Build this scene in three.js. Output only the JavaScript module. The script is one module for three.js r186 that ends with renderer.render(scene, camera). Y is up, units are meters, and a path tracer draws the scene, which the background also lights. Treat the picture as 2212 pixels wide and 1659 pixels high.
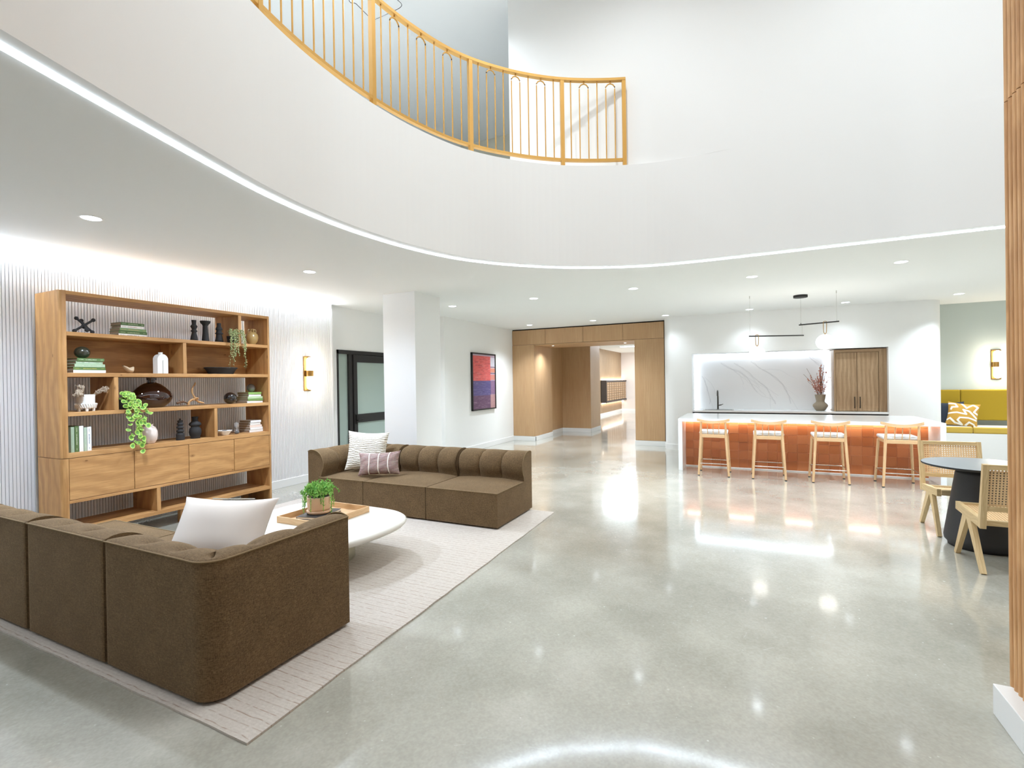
import * as THREE from 'three';
import { RoundedBoxGeometry } from 'three/addons/geometries/RoundedBoxGeometry.js';
import { mergeGeometries, toCreasedNormals } from 'three/addons/utils/BufferGeometryUtils.js';
import { RectAreaLightUniformsLib } from 'three/addons/lights/RectAreaLightUniformsLib.js';

// ---------- camera, background, exposure ----------
const scene = new THREE.Scene();
RectAreaLightUniformsLib.init();
const renderer = new THREE.WebGLRenderer();
renderer.toneMapping = THREE.LinearToneMapping;
renderer.toneMappingExposure = 1.2;
renderer.shadowMap.enabled = true;
scene.background = new THREE.Color(0x20242a);            // closed interior: no sky is seen

const V = (x, y, z) => new THREE.Vector3(x, y, z);
const EYE = V(0, 1.62, 0), FPX = 1059.88, CX = 1106, CY = 829.5;
const YAW = 0.448017, PITCH = -0.0045224, ROLL = -0.0151748;
const fwd = V(-Math.sin(YAW) * Math.cos(PITCH), Math.sin(PITCH), -Math.cos(YAW) * Math.cos(PITCH));
const right0 = V(Math.cos(YAW), 0, -Math.sin(YAW)), up0 = right0.clone().cross(fwd);
const right = right0.clone().multiplyScalar(Math.cos(ROLL)).addScaledVector(up0, Math.sin(ROLL));
const up = right0.clone().multiplyScalar(-Math.sin(ROLL)).addScaledVector(up0, Math.cos(ROLL));
const camera = new THREE.PerspectiveCamera(2 * Math.atan(CY / FPX) * 180 / Math.PI, 2212 / 1659, 0.05, 100);
camera.position.copy(EYE);
camera.quaternion.setFromRotationMatrix(new THREE.Matrix4().makeBasis(right, up, fwd.clone().negate()));
scene.add(camera);

// light levels (candela-like numbers of the fittings built further down)
const L = { down: 26, row: 3.8, lounge: 27, atrium: 16, upper: 30, ring: 60, cove: 125, niche: 1.6, bar: 16, globe: 0.12, sconce: 0.8, hall: 60, mail: 14, portal: 9 };
const WARM = 0xfff2e6, COOL = 0xe0efff, WHITE = 0xe6f2ff, SOFT = 0xf0f7ff, COLD = 0xd8e9ff;

// a photograph pixel gives a direction; the surface it lies on gives the distance
const ray = (x, y) => fwd.clone().addScaledVector(right, (x - CX) / FPX).addScaledVector(up, -(y - CY) / FPX);
const onX = (x, y, X) => { const d = ray(x, y); return d.multiplyScalar(X / d.x).add(EYE); };
const onY = (x, y, Y) => { const d = ray(x, y); return d.multiplyScalar((Y - EYE.y) / d.y).add(EYE); };
const onZ = (x, y, Z) => { const d = ray(x, y); return d.multiplyScalar(Z / d.z).add(EYE); };
const depthOf = p => p.clone().sub(EYE).dot(fwd);
const toPx = p => { const d = p.clone().sub(EYE), z = d.dot(fwd); return [CX + FPX * d.dot(right) / z, CY - FPX * d.dot(up) / z]; };

// ---------- helpers ----------
let seed = 12345;
const rnd = () => { seed = (seed + 0x6D2B79F5) | 0; let t = Math.imul(seed ^ (seed >>> 15), 1 | seed); t = (t + Math.imul(t ^ (t >>> 7), 61 | t)) ^ t; return ((t ^ (t >>> 14)) >>> 0) / 4294967296; };
const rr = (a, b) => a + (b - a) * rnd();
const lerp = (a, b, t) => a + (b - a) * t, clamp = (x, a = 0, b = 1) => Math.min(b, Math.max(a, x));
const smooth = t => { t = clamp(t); return t * t * (3 - 2 * t); };

function flat(g) {                                   // plain triangles with position, normal, uv
  g = g.index ? g.toNonIndexed() : g;
  for (const k of Object.keys(g.attributes)) if (!['position', 'normal', 'uv', 'color'].includes(k)) g.deleteAttribute(k);
  if (!g.attributes.normal) g.computeVertexNormals();
  if (!g.attributes.uv) g.setAttribute('uv', new THREE.BufferAttribute(new Float32Array(g.attributes.position.count * 2), 2));
  return g;
}
const join = gs => gs.length === 1 ? flat(gs[0]) : mergeGeometries(gs.map(flat));
function uvBox(g, grain = 'x', ou = 0, ov = 0) {     // uv in metres by face direction, u along the grain
  g = flat(g);
  const p = g.attributes.position, n = g.attributes.normal, uv = g.attributes.uv;
  for (let i = 0; i < p.count; i += 3) {
    const nx = Math.abs(n.getX(i) + n.getX(i + 1) + n.getX(i + 2)), ny = Math.abs(n.getY(i) + n.getY(i + 1) + n.getY(i + 2)), nz = Math.abs(n.getZ(i) + n.getZ(i + 1) + n.getZ(i + 2));
    const drop = nx >= ny && nx >= nz ? 'x' : ny >= nz ? 'y' : 'z';
    let axes = ['x', 'y', 'z'].filter(a => a !== drop);
    if (axes.includes(grain)) axes = [grain, axes.find(a => a !== grain)];
    for (let k = i; k < i + 3; k++) {
      const c = { x: p.getX(k), y: p.getY(k), z: p.getZ(k) };
      uv.setXY(k, c[axes[0]] + ou, c[axes[1]] + ov);
    }
  }
  return g;
}
const box = (w, h, d, x = 0, y = 0, z = 0) => new THREE.BoxGeometry(w, h, d).translate(x, y, z);
const span = (x0, x1, y0, y1, z0, z1) => box(Math.abs(x1 - x0), Math.abs(y1 - y0), Math.abs(z1 - z0), (x0 + x1) / 2, (y0 + y1) / 2, (z0 + z1) / 2);
const rspan = (x0, x1, y0, y1, z0, z1, r = 0.006, s = 2) => {
  const w = Math.abs(x1 - x0), h = Math.abs(y1 - y0), d = Math.abs(z1 - z0);
  return new RoundedBoxGeometry(w, h, d, s, Math.min(r, w / 2.01, h / 2.01, d / 2.01)).translate((x0 + x1) / 2, (y0 + y1) / 2, (z0 + z1) / 2);
};
const cyl = (r0, r1, h, seg = 24, x = 0, y = 0, z = 0) => new THREE.CylinderGeometry(r1, r0, h, seg).translate(x, y + h / 2, z);   // r0 below, r1 above, y = foot
const lathe = (pts, seg = 32) => new THREE.LatheGeometry(pts.map(p => new THREE.Vector2(p[0], p[1])), seg);
const curve = (pts, closed = false, t = 0.5) => new THREE.CatmullRomCurve3(pts.map(p => p.isVector3 ? p : V(...p)), closed, 'catmullrom', t);
const tube = (pts, r, seg = 24, rad = 8, closed = false) => new THREE.TubeGeometry(curve(pts, closed), seg, r, rad, closed);
function bar(a, b, w0, d0, w1 = w0, d1 = d0, side = V(1, 0, 0), r = 0) {       // a tapering square bar from a to b
  const dir = b.clone().sub(a), len = dir.length(); dir.normalize();
  const s = side.clone().addScaledVector(dir, -side.dot(dir)).normalize(), t = dir.clone().cross(s);
  const g = r ? new RoundedBoxGeometry(1, 1, 1, 2, r) : new THREE.BoxGeometry(1, 1, 1);
  const p = g.attributes.position;
  for (let i = 0; i < p.count; i++) {
    const k = p.getY(i) + 0.5, q = a.clone().addScaledVector(dir, k * len).addScaledVector(s, p.getX(i) * lerp(w0, w1, k)).addScaledVector(t, p.getZ(i) * lerp(d0, d1, k));
    p.setXYZ(i, q.x, q.y, q.z);
  }
  if (t.dot(dir.clone().cross(s)) < 0) g.scale(1, 1, 1);
  const f = flat(g); f.computeVertexNormals(); return f;
}
function rod(a, b, r0, r1 = r0, seg = 10) {                                     // a round bar from a to b
  const d = b.clone().sub(a), g = new THREE.CylinderGeometry(r1, r0, d.length(), seg);
  g.applyQuaternion(new THREE.Quaternion().setFromUnitVectors(V(0, 1, 0), d.clone().normalize()));
  return g.translate((a.x + b.x) / 2, (a.y + b.y) / 2, (a.z + b.z) / 2);
}
function grid(nu, nv, f, closeU = false) {                                      // a smooth sheet f(u,v) -> [x,y,z]
  const pos = [], uv = [], idx = [];
  for (let j = 0; j <= nv; j++) for (let i = 0; i <= nu; i++) { const q = f(i / nu, j / nv); pos.push(q[0], q[1], q[2]); uv.push(i / nu, j / nv); }
  for (let j = 0; j < nv; j++) for (let i = 0; i < nu; i++) { const a = j * (nu + 1) + i, b = a + 1, c = a + nu + 1, d = c + 1; idx.push(a, b, d, a, d, c); }
  const g = new THREE.BufferGeometry();
  g.setAttribute('position', new THREE.Float32BufferAttribute(pos, 3)); g.setAttribute('uv', new THREE.Float32BufferAttribute(uv, 2)); g.setIndex(idx); g.computeVertexNormals();
  return g;
}
const outline = (pts, holes = []) => { const s = new THREE.Shape(pts.map(p => new THREE.Vector2(p[0], p[1]))); for (const h of holes) s.holes.push(new THREE.Path(h.map(p => new THREE.Vector2(p[0], p[1])))); return s; };
// a plan outline [[x,z],...] raised from y0 to y1
const slab = (pts, y0, y1, holes = []) => new THREE.ExtrudeGeometry(outline(pts.map(p => [p[0], -p[1]]), holes.map(h => h.map(p => [p[0], -p[1]]))), { depth: y1 - y0, bevelEnabled: false, curveSegments: 4 }).rotateX(-Math.PI / 2).translate(0, y0, 0);

const taken = {};
const numbered = n => { const k = taken[n] = (taken[n] ?? -1) + 1; return k ? n + '_' + String(k).padStart(3, '0') : n; };
function mesh(name, geos, mat, parent = scene) {
  const m = new THREE.Mesh(Array.isArray(geos) ? join(geos) : geos, mat);
  m.name = parent === scene ? numbered(name) : name; m.castShadow = m.receiveShadow = true;
  parent.add(m); return m;
}
function tag(o, label, category, group) { Object.assign(o.userData, { label, category }); if (group) o.userData.group = group; return o; }
function thing(name, label, category, [x, y, z] = [0, 0, 0], turn = 0, group) {
  const o = new THREE.Group(); o.name = numbered(name); scene.add(o);
  o.position.set(x, y, z); o.rotation.y = turn; return tag(o, label, category, group);
}
function struct(name, geos, mat, parent = scene) { const m = mesh(name, geos, mat, parent); m.userData.kind = 'structure'; return m; }
function structGroup(name) { const o = new THREE.Group(); o.name = numbered(name); o.userData.kind = 'structure'; scene.add(o); return o; }
function dup(root, [x, y, z], turn = root.rotation.y, label, group) {
  const r = root.clone(); r.name = numbered(root.name.replace(/_\d{3}$/, '')); r.userData = { ...root.userData }; scene.add(r);
  r.position.set(x, y, z); r.rotation.y = turn; if (label) r.userData.label = label; if (group) r.userData.group = group; return r;
}
function spot(p, towards, intensity, angle = 1.0, color = WHITE, penumbra = 0.8, radius = 2) {
  const s = new THREE.SpotLight(color, intensity, 0, angle, penumbra, 2); s.position.copy(p); s.target.position.copy(towards); s.castShadow = true; s.shadow.radius = radius;
  s.name = 'lamp'; scene.add(s, s.target); return s;
}
function point(p, intensity, color = WHITE, radius = 2) { const s = new THREE.PointLight(color, intensity, 0, 2); s.position.copy(p); s.castShadow = true; s.shadow.radius = radius; s.name = 'lamp'; scene.add(s); return s; }
function area(p, towards, w, h, intensity, color = WHITE, along) {              // w runs along `along`
  const s = new THREE.RectAreaLight(color, intensity, w, h), z = p.clone().sub(towards).normalize();
  const x = along.clone().addScaledVector(z, -along.dot(z)).normalize(), y = z.clone().cross(x);
  s.position.copy(p); s.quaternion.setFromRotationMatrix(new THREE.Matrix4().makeBasis(x, y, z)); s.name = 'lamp'; scene.add(s); return s;
}
// ---------- textures ----------
function noiseGrid(n, s0) { const a = new Float32Array(n * n); let s = s0; for (let i = 0; i < a.length; i++) { s = (Math.imul(s, 1664525) + 1013904223) | 0; a[i] = (s >>> 8 & 0xffff) / 65535; } return a; }
const NG = [1, 2, 3, 4].map(k => noiseGrid(256, k * 7919));
function vn(x, y, px, py, k = 0) {                                              // value noise repeating after px, py cells
  const xi = Math.floor(x), yi = Math.floor(y), fx = smooth(x - xi), fy = smooth(y - yi), a = NG[k & 3];
  const w = (i, m) => ((i % m) + m) % m, g = (i, j) => a[(w(j, py) & 255) * 256 + (w(i, px) & 255)];
  return lerp(lerp(g(xi, yi), g(xi + 1, yi), fx), lerp(g(xi, yi + 1), g(xi + 1, yi + 1), fx), fy);
}
function fbm(u, v, fu, fv, oct = 4, k = 0) { let s = 0, a = 0.5, t = 0; for (let o = 0; o < oct; o++) { s += a * vn(u * fu, v * fv, fu, fv, k + o); t += a; a *= 0.5; fu *= 2; fv *= 2; } return s / t; }
function dataTex(w, h, f, mx = 1, my = 1, srgb = true) {                        // f(u,v) -> [r,g,b] 0..255; one tile covers mx by my metres
  const d = new Uint8Array(w * h * 4);
  for (let j = 0; j < h; j++) for (let i = 0; i < w; i++) { const c = f(i / w, j / h), o = (j * w + i) * 4; d[o] = clamp(c[0], 0, 255); d[o + 1] = clamp(c[1], 0, 255); d[o + 2] = clamp(c[2], 0, 255); d[o + 3] = 255; }
  const t = new THREE.DataTexture(d, w, h); t.wrapS = t.wrapT = THREE.RepeatWrapping; t.magFilter = THREE.LinearFilter; t.minFilter = THREE.LinearMipmapLinearFilter; t.generateMipmaps = true;
  if (srgb) t.colorSpace = THREE.SRGBColorSpace; t.repeat.set(1 / mx, 1 / my); t.needsUpdate = true; return t;
}
const mix3 = (a, b, t) => [lerp(a[0], b[0], t), lerp(a[1], b[1], t), lerp(a[2], b[2], t)];
// wood: u along the grain
function woodTex(light, mid, dark, { w = 1024, h = 1024, mx = 2, my = 1, rings = 14, warp = 1.2, streak = 0.35, planks = 0, knots = 0, s = 0 } = {}) {
  const kn = []; for (let i = 0; i < knots; i++) kn.push([rnd(), rnd(), rr(0.006, 0.012)]);
  return dataTex(w, h, (u, v) => {
    const pl = planks ? Math.floor(v * planks) : 0, du = planks ? (pl * 0.37) % 1 : 0, U = (u + du) % 1;
    let k = 0; for (const [a, b, r] of kn) { const dx = (u - a) * mx / my, dy = v - b; k += Math.exp(-(dx * dx * 0.35 + dy * dy) / (r * r)); }
    const q = fbm(U, v, 4, 6, 4, s) * warp + k * 0.25;
    const ring = 0.5 + 0.5 * Math.sin((v * rings + q * 5) * 6.2832);
    const fine = fbm(U, v, 10, 220, 3, s + 1), pore = fbm(U, v, 28, 400, 2, s + 2), cloud = fbm(U, v, 3, 5, 3, s + 3);
    let c = mix3(mid, light, clamp(0.25 + 0.5 * ring * 0.6 + (fine - 0.5) * 1.6 + (cloud - 0.5) * 0.9));
    c = mix3(c, dark, clamp((1 - ring) * streak * 0.5 + Math.max(0, pore - 0.62) * 2.2 * streak + k * 0.9));
    if (planks) { const t = 0.94 + 0.12 * ((pl * 0.618) % 1); c = c.map(x => x * t); }
    return c;
  }, mx, my);
}
const T = {};
T.oak = woodTex([207, 159, 103], [187, 137, 82], [130, 88, 46], { rings: 7, warp: 0.42, streak: 0.42, knots: 5 });
T.panel = woodTex([205, 170, 128], [190, 152, 110], [160, 120, 82], { rings: 26, warp: 0.25, streak: 0.25, my: 1, mx: 3 });
T.cabinet = woodTex([186, 158, 124], [164, 134, 100], [120, 92, 64], { rings: 14, warp: 0.22, streak: 0.5, s: 1 });
T.slat = woodTex([222, 174, 122], [204, 152, 98], [158, 108, 62], { rings: 8, warp: 0.6, streak: 0.5, s: 2, my: 0.6 });
T.ash = woodTex([226, 190, 146], [214, 174, 128], [186, 144, 100], { w: 512, h: 512, rings: 16, warp: 0.6, streak: 0.3, mx: 1, my: 0.5 });
T.pale = woodTex([218, 192, 146], [204, 176, 128], [172, 140, 96], { w: 512, h: 512, rings: 16, warp: 0.6, streak: 0.35, mx: 1, my: 0.5, s: 1 });
// polished concrete: cloudy paste, fine sand, pale chips and scratches
T.floor = (() => {
  const N = 2048, M = 6, chips = [];
  const grid2 = new Float32Array(N * N);
  for (let i = 0; i < 1500; i++) { const x = rnd() * N, y = rnd() * N, r = rr(0.4, 1.5) * (rnd() < 0.05 ? 2 : 1), a = rr(0.15, 0.8); for (let dy = -4; dy <= 4; dy++) for (let dx = -4; dx <= 4; dx++) { const d = Math.hypot(dx, dy * rr(0.8, 1.2)); if (d < r + 0.5) { const o = ((y + dy + N | 0) % N) * N + ((x + dx + N | 0) % N); grid2[o] = Math.max(grid2[o], a * clamp(r + 0.5 - d)); } } }
  for (let i = 0; i < 60; i++) { let x = rnd() * N, y = rnd() * N, an = rnd() * 6.28; const n = rr(10, 60), a = rr(0.1, 0.4); for (let k = 0; k < n; k++) { x += Math.cos(an); y += Math.sin(an); an += rr(-0.03, 0.03); const o = ((y + N * 4 | 0) % N) * N + ((x + N * 4 | 0) % N); grid2[o] = Math.max(grid2[o], a); } }
  const rough = new Float32Array(N * N);
  const t = dataTex(N, N, (u, v) => {
    const big = fbm(u, v, 5, 5, 5, 0), mid = fbm(u + 0.3, v, 16, 16, 4, 1), sand = vn(u * 700, v * 700, 700, 700, 2), sand2 = vn(u * 350, v * 350, 350, 350, 3);
    const k = (big - 0.5) * 1.1 + (mid - 0.5) * 0.55 + (sand - 0.5) * 0.16 + (sand2 - 0.5) * 0.12;
    const o = (Math.floor(v * N) % N) * N + Math.floor(u * N) % N;
    let c = [168 + k * 60, 165 + k * 60, 152 + k * 60];
    return mix3(c, [226, 226, 220], grid2[o]);
  }, M, M);
  T.floorRough = dataTex(512, 512, (u, v) => { const k = fbm(u, v, 6, 6, 5, 2), k2 = fbm(u, v, 30, 30, 3, 1); const r = 255 * clamp(0.52 + (k - 0.5) * 0.7 + (k2 - 0.5) * 0.35); return [r, r, r]; }, M, M, false);
  return t;
})();
T.fabric = dataTex(512, 512, (u, v) => {                                        // brown woven upholstery with lighter flecks
  const warp = vn(u * 256, v * 40, 256, 40, 0), weft = vn(u * 40, v * 256, 40, 256, 1), n = vn(u * 256, v * 256, 256, 256, 2), c = fbm(u, v, 4, 4, 3, 3);
  const k = (warp - 0.5) * 0.55 + (weft - 0.5) * 0.75 + (n - 0.5) * 0.4 + (c - 0.5) * 0.25;
  return [105 + k * 50, 83 + k * 43, 54 + k * 36];
}, 0.4, 0.4);
T.fabricBump = dataTex(256, 256, (u, v) => { const k = 128 + 60 * Math.sin(u * 6.2832 * 64) * Math.sin(v * 6.2832 * 64) + (vn(u * 128, v * 128, 128, 128, 1) - 0.5) * 90; return [k, k, k]; }, 0.2, 0.2, false);
T.rug = dataTex(1024, 1024, (u, v) => {                                         // cream wool, broken brown threads along u
  const line = v * 60, li = Math.floor(line), f = line - li, wob = 0.5 + (vn(u * 24, li * 7.3, 24, 400, 1) - 0.5) * 0.35;
  const on = Math.exp(-Math.pow((f - wob) / 0.1, 2)) * clamp(vn(u * 60, li * 3.1, 60, 300, 2) * 2.2 - 0.35) * [1, 0, 0.55, 0.06, 0.85, 0.12][li % 6];
  const n = fbm(u, v, 120, 160, 3, 0), dots = vn(u * 300, v * 300, 300, 300, 3) > 0.965 ? 0.6 : 0;
  const c = mix3([191, 181, 169], [208, 199, 188], n);
  return mix3(c, [128, 98, 78], clamp(on * 0.6 + dots * 0.5));
}, 1.6, 1.6);
T.rugBump = dataTex(512, 512, (u, v) => { const k = 128 + 90 * Math.sin(v * 6.2832 * 40) + (vn(u * 200, v * 200, 200, 200, 1) - 0.5) * 120; return [k, k, k]; }, 0.8, 0.8, false);
T.knit = dataTex(256, 256, (u, v) => { const r = 150 + 70 * Math.sin(v * 6.2832 * 20 + (vn(u * 12, v * 12, 12, 12, 0) - 0.5) * 6) + (vn(u * 60, v * 60, 60, 60, 1) - 0.5) * 120; return [r, r, r]; }, 1, 1, false);
T.concreteGrain = dataTex(256, 256, (u, v) => { const k = 128 + (fbm(u, v, 40, 40, 3, 1) - 0.5) * 160; return [k, k, k]; }, 0.2, 0.2, false);
function canvasTex(w, h, draw, srgb = true) { const c = document.createElement('canvas'); c.width = w; c.height = h; draw(c.getContext('2d'), w, h); const t = new THREE.CanvasTexture(c); if (srgb) t.colorSpace = THREE.SRGBColorSpace; t.magFilter = THREE.LinearFilter; return t; }
T.stripe = canvasTex(512, 256, (g, w, h) => {
  g.fillStyle = '#f1e8dd'; g.fillRect(0, 0, w, h);
  for (let k = 0; k < 17; k++) for (let x = 0; x < w; x += 4) { const y = (k + 0.5) * h / 17 + Math.sin(x * 0.05 + k) * 1; g.fillStyle = ['#5f2c2a', '#713a36', '#552523'][Math.floor(rnd() * 3)]; g.fillRect(x, y - 5, 4.3, 10); }
  g.fillStyle = '#f4ede4'; for (const x of [0.28, 0.52, 0.77]) g.fillRect(x * w - 6, 0, 12, h);
});
T.squiggle = canvasTex(512, 512, (g, w, h) => {
  g.fillStyle = '#c4963f'; g.fillRect(0, 0, w, h); g.strokeStyle = '#f7f3ea'; g.lineWidth = 34; g.lineJoin = 'round'; g.lineCap = 'butt';
  const path = p => { g.beginPath(); p.forEach(([x, y], i) => i ? g.lineTo(x * w, y * h) : g.moveTo(x * w, y * h)); g.stroke(); };
  path([[0, 0.1], [0.22, 0.06], [0.3, 0.2], [0.12, 0.24], [0.08, 0.36]]);
  path([[0.42, 0], [0.6, 0.22], [0.78, 0.05], [0.95, 0.16], [0.86, 0.38], [1, 0.46]]);
  path([[0, 0.52], [0.3, 0.46], [0.62, 0.5], [0.5, 0.3], [0.7, 0.36], [0.98, 0.64]]);
  path([[0.98, 0.72], [0.7, 0.66], [0.42, 0.68], [0.36, 0.8], [0.52, 0.97], [0.3, 0.92], [0.1, 0.72], [0, 0.8]]);
  path([[0.62, 1], [0.74, 0.84], [0.88, 0.9], [0.92, 1]]);
});
T.marble = canvasTex(2048, 1024, (g, w, h) => {
  g.fillStyle = '#eeeeee'; g.fillRect(0, 0, w, h);
  const vein = (x, y, an, n, wd, al) => { for (let k = 0; k < n; k++) { const nx = x + Math.cos(an) * 9, ny = y + Math.sin(an) * 9; for (const q of [3.4, 1.8, 0.6]) { g.strokeStyle = `rgba(165,165,168,${al * 0.3 * rr(0.6, 1.1)})`; g.lineWidth = wd * q * rr(0.7, 1.2); g.beginPath(); g.moveTo(x, y); g.lineTo(nx, ny); g.stroke(); } x = nx; y = ny; an += rr(-0.13, 0.13) + (0.85 - an) * 0.03; if (rnd() < 0.02 && wd > 2) vein(x, y, an + rr(-0.5, 0.5), n * 0.4, wd * 0.5, al * 0.7); } };
  for (const [x, y, n] of [[120, 420, 60], [430, 180, 90], [640, 190, 110], [900, 170, 110], [1750, 120, 40]]) { vein(x, y, rr(0.8, 0.95), n, 7, 0.36); vein(x + 40, y + 10, rr(0.7, 0.9), n * 0.7, 3, 0.3); }
});
T.painting = canvasTex(512, 600, (g, w, h) => {
  const daub = (x, y, ww, hh, col, n) => { g.fillStyle = col; g.fillRect(x, y, ww, hh); for (let k = 0; k < n; k++) { const a = rr(0.04, 0.14); g.fillStyle = rnd() < 0.5 ? `rgba(255,240,230,${a})` : `rgba(30,10,30,${a})`; g.fillRect(x + rnd() * ww * 0.9, y + rnd() * hh, ww * rr(0.03, 0.2), hh * rr(0.01, 0.05)); } };
  daub(0, 0, w, h, '#b9a3b2', 60); daub(0, 18, w * 0.79, h * 0.46, '#d8635f', 160); daub(w * 0.79, 30, w * 0.21, h * 0.2, '#c9c3cb', 30); daub(w * 0.79, h * 0.25, w * 0.21, h * 0.08, '#d58a72', 20);
  daub(w * 0.79, h * 0.22, w * 0.21, 10, '#7d5a66', 6); daub(w * 0.79, h * 0.34, w * 0.21, 8, '#54404f', 6); daub(w * 0.79, h * 0.37, w * 0.21, h * 0.1, '#cf8577', 20);
  daub(0, h * 0.485, w * 0.8, h * 0.27, '#5d5384', 160); daub(w * 0.8, h * 0.485, w * 0.2, h * 0.26, '#8a6a8a', 40); daub(0, h * 0.755, w * 0.8, h * 0.245, '#6a4c66', 160); daub(w * 0.78, h * 0.75, w * 0.22, h * 0.25, '#b88e8e', 60);
});
// book spines: covers with small illegible lettering, one row each
const SPINES = [['#55703f', '#e9e6d0'], ['#f0ece2', '#b5432f'], ['#7f9a68', '#e5a878'], ['#56703c', '#dfe0bb'], ['#f3eee6', '#6b5b4b'],
  ['#5b7a45', '#eef0e0'], ['#a9bf9b', '#f4f6ee'], ['#b4c8a6', '#8ea383'], ['#5f7d44', '#d9b553'], ['#f4f3ee', '#f4f3ee'],
  ['#8db35e', '#a8c87c'], ['#eef0ea', '#eef0ea'], ['#b9cf9e', '#d9e4c6'], ['#6f9350', '#8bab6b'], ['#efeee9', '#efeee9'],
  ['#a3b69a', '#8c9f84'], ['#58713f', '#e8e6d2'], ['#efece4', '#efece4'], ['#b7c7af', '#94a78d'], ['#f2f3f2', '#33405e'],
  ['#f0eee9', '#f0eee9'], ['#ece8df', '#ece8df'], ['#f0d9c8', '#f0d9c8'], ['#f1efe9', '#f1efe9'], ['#eeebe4', '#eeebe4']];
T.spines = canvasTex(512, 1600, (g, w) => {
  SPINES.forEach(([bg, fg], k) => {
    g.fillStyle = bg; g.fillRect(0, k * 64, w, 64); if (bg === fg) return; g.fillStyle = fg;
    for (const [a, b, s] of [[0.06, 0.22, 12], [0.3, 0.72, 20], [0.86, 0.94, 12]]) for (let x = a * w; x < b * w; x += rr(5, 11)) { const hh = s * rr(0.5, 1); g.fillRect(x, k * 64 + 32 + s / 2 - hh, rr(2, 5), hh); if (rnd() < 0.5) g.fillRect(x, k * 64 + 32 - s * 0.1, 6, 3); }
  });
});

// ---------- materials ----------
const std = (color, roughness = 0.6, o = {}) => new THREE.MeshStandardMaterial({ color, roughness, metalness: 0, ...o });
const phy = (color, roughness = 0.6, o = {}) => new THREE.MeshPhysicalMaterial({ color, roughness, metalness: 0, ...o });
const glow = (color, k) => new THREE.MeshStandardMaterial({ color: 0xffffff, emissive: color, emissiveIntensity: k, roughness: 0.6 });
const M = {
  white: std(0xefefec, 0.75), ceil: std(0xeeefec, 0.85), trim: std(0xeeeeeb, 0.5), sage: std(0xc3cdc8, 0.8), flute: std(0xeae8e7, 0.7), upperShadeTint: std(0xdcd8c6, 0.8),
  floor: phy(0xffffff, 0.34, { map: T.floor, roughnessMap: T.floorRough, clearcoat: 0.8, clearcoatRoughness: 0.08 }),
  oak: std(0xffffff, 0.5, { map: T.oak }), panel: std(0xffffff, 0.45, { map: T.panel }), cabinet: std(0xffffff, 0.5, { map: T.cabinet }), slat: std(0xffffff, 0.5, { map: T.slat }), ash: std(0xffffff, 0.5, { map: T.ash }), pale: std(0xffffff, 0.5, { map: T.pale }),
  fabric: phy(0xffffff, 0.95, { map: T.fabric, bumpMap: T.fabricBump, bumpScale: 0.0008, sheen: 0.55, sheenColor: new THREE.Color(1, 0.68, 0.38), sheenRoughness: 0.6 }), piping: std(0x86704f, 0.9),
  rug: std(0xffffff, 1, { map: T.rug, bumpMap: T.rugBump, bumpScale: 0.0014 }), black: std(0x1d1c1b, 0.55), blackMetal: std(0x191817, 0.4, { metalness: 0.4 }), gap: std(0x1a1310, 0.9), matteBlack: std(0x2c2a29, 0.8),
  gold: std(0xd0a050, 0.42, { metalness: 0.35 }), brass: std(0xb08a4e, 0.3, { metalness: 0.9 }), steel: std(0xc9c5bd, 0.25, { metalness: 0.9 }), gunmetal: std(0x55534f, 0.3, { metalness: 0.8 }),
  quartz: phy(0xeef0ef, 0.18, { clearcoat: 0.2 }), quartzEdge: std(0xd9d9d3, 0.3), stone: phy(0xe6e3d9, 0.4), grout: std(0xe2a07c, 0.9),
  linen: std(0xe6dcd2, 0.95), cream: std(0xefe8d8, 1, { bumpMap: T.knit, bumpScale: 0.012 }), mustard: phy(0xa78a1c, 0.9, { sheen: 0.4, sheenColor: new THREE.Color(0xd8c060), sheenRoughness: 0.5 }), mustardSeat: phy(0xc8a848, 0.9, { sheen: 0.3, sheenColor: new THREE.Color(0xf0e0a0) }), benchSheen: std(0xe6e4d8, 0.6), navy: std(0x2c3542, 0.9),
  ceramicWhite: std(0xf1eee7, 0.55), blush: std(0xe6d5c9, 0.7), terracotta: std(0xe3c3a4, 0.8), sand: std(0xcdb493, 0.7), tan: phy(0xb2935c, 0.25, { clearcoat: 0.6 }), taupe: std(0x9a8c78, 0.85, { bumpMap: T.concreteGrain, bumpScale: 0.003 }),
  paper: std(0xd8cbb8, 0.9), pages: std(0xa6937c, 0.95), soil: std(0x2a211a, 1), cushionGrey: std(0xe3e3e2, 0.9), cane: std(0xe8c595, 0.7),
  frost: phy(0xb9cbc2, 0.35, { transmission: 0.25, thickness: 0 }), glassBrown: phy(0x2a0f08, 0.06, { clearcoat: 1, clearcoatRoughness: 0.03 }), marbleBlack: phy(0x1d1a19, 0.12, { clearcoat: 0.8 }), mossSphere: phy(0x35362a, 0.18, { clearcoat: 0.7 }), glass: phy(0xffffff, 0.02, { transmission: 1, thickness: 0.01, ior: 1.45 }),
  driftwood: std(0xc69a68, 0.8), driftDark: std(0x6b4c34, 0.85),
};
// ---------- the room shell ----------
const CEIL = 3.05, SLAB = 4.28, TOP = 7.0;
const floorG = uvBox(span(-8.2, 6.3, -0.1, 0, 4, -26)); struct('floor', floorG, M.floor);

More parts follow.
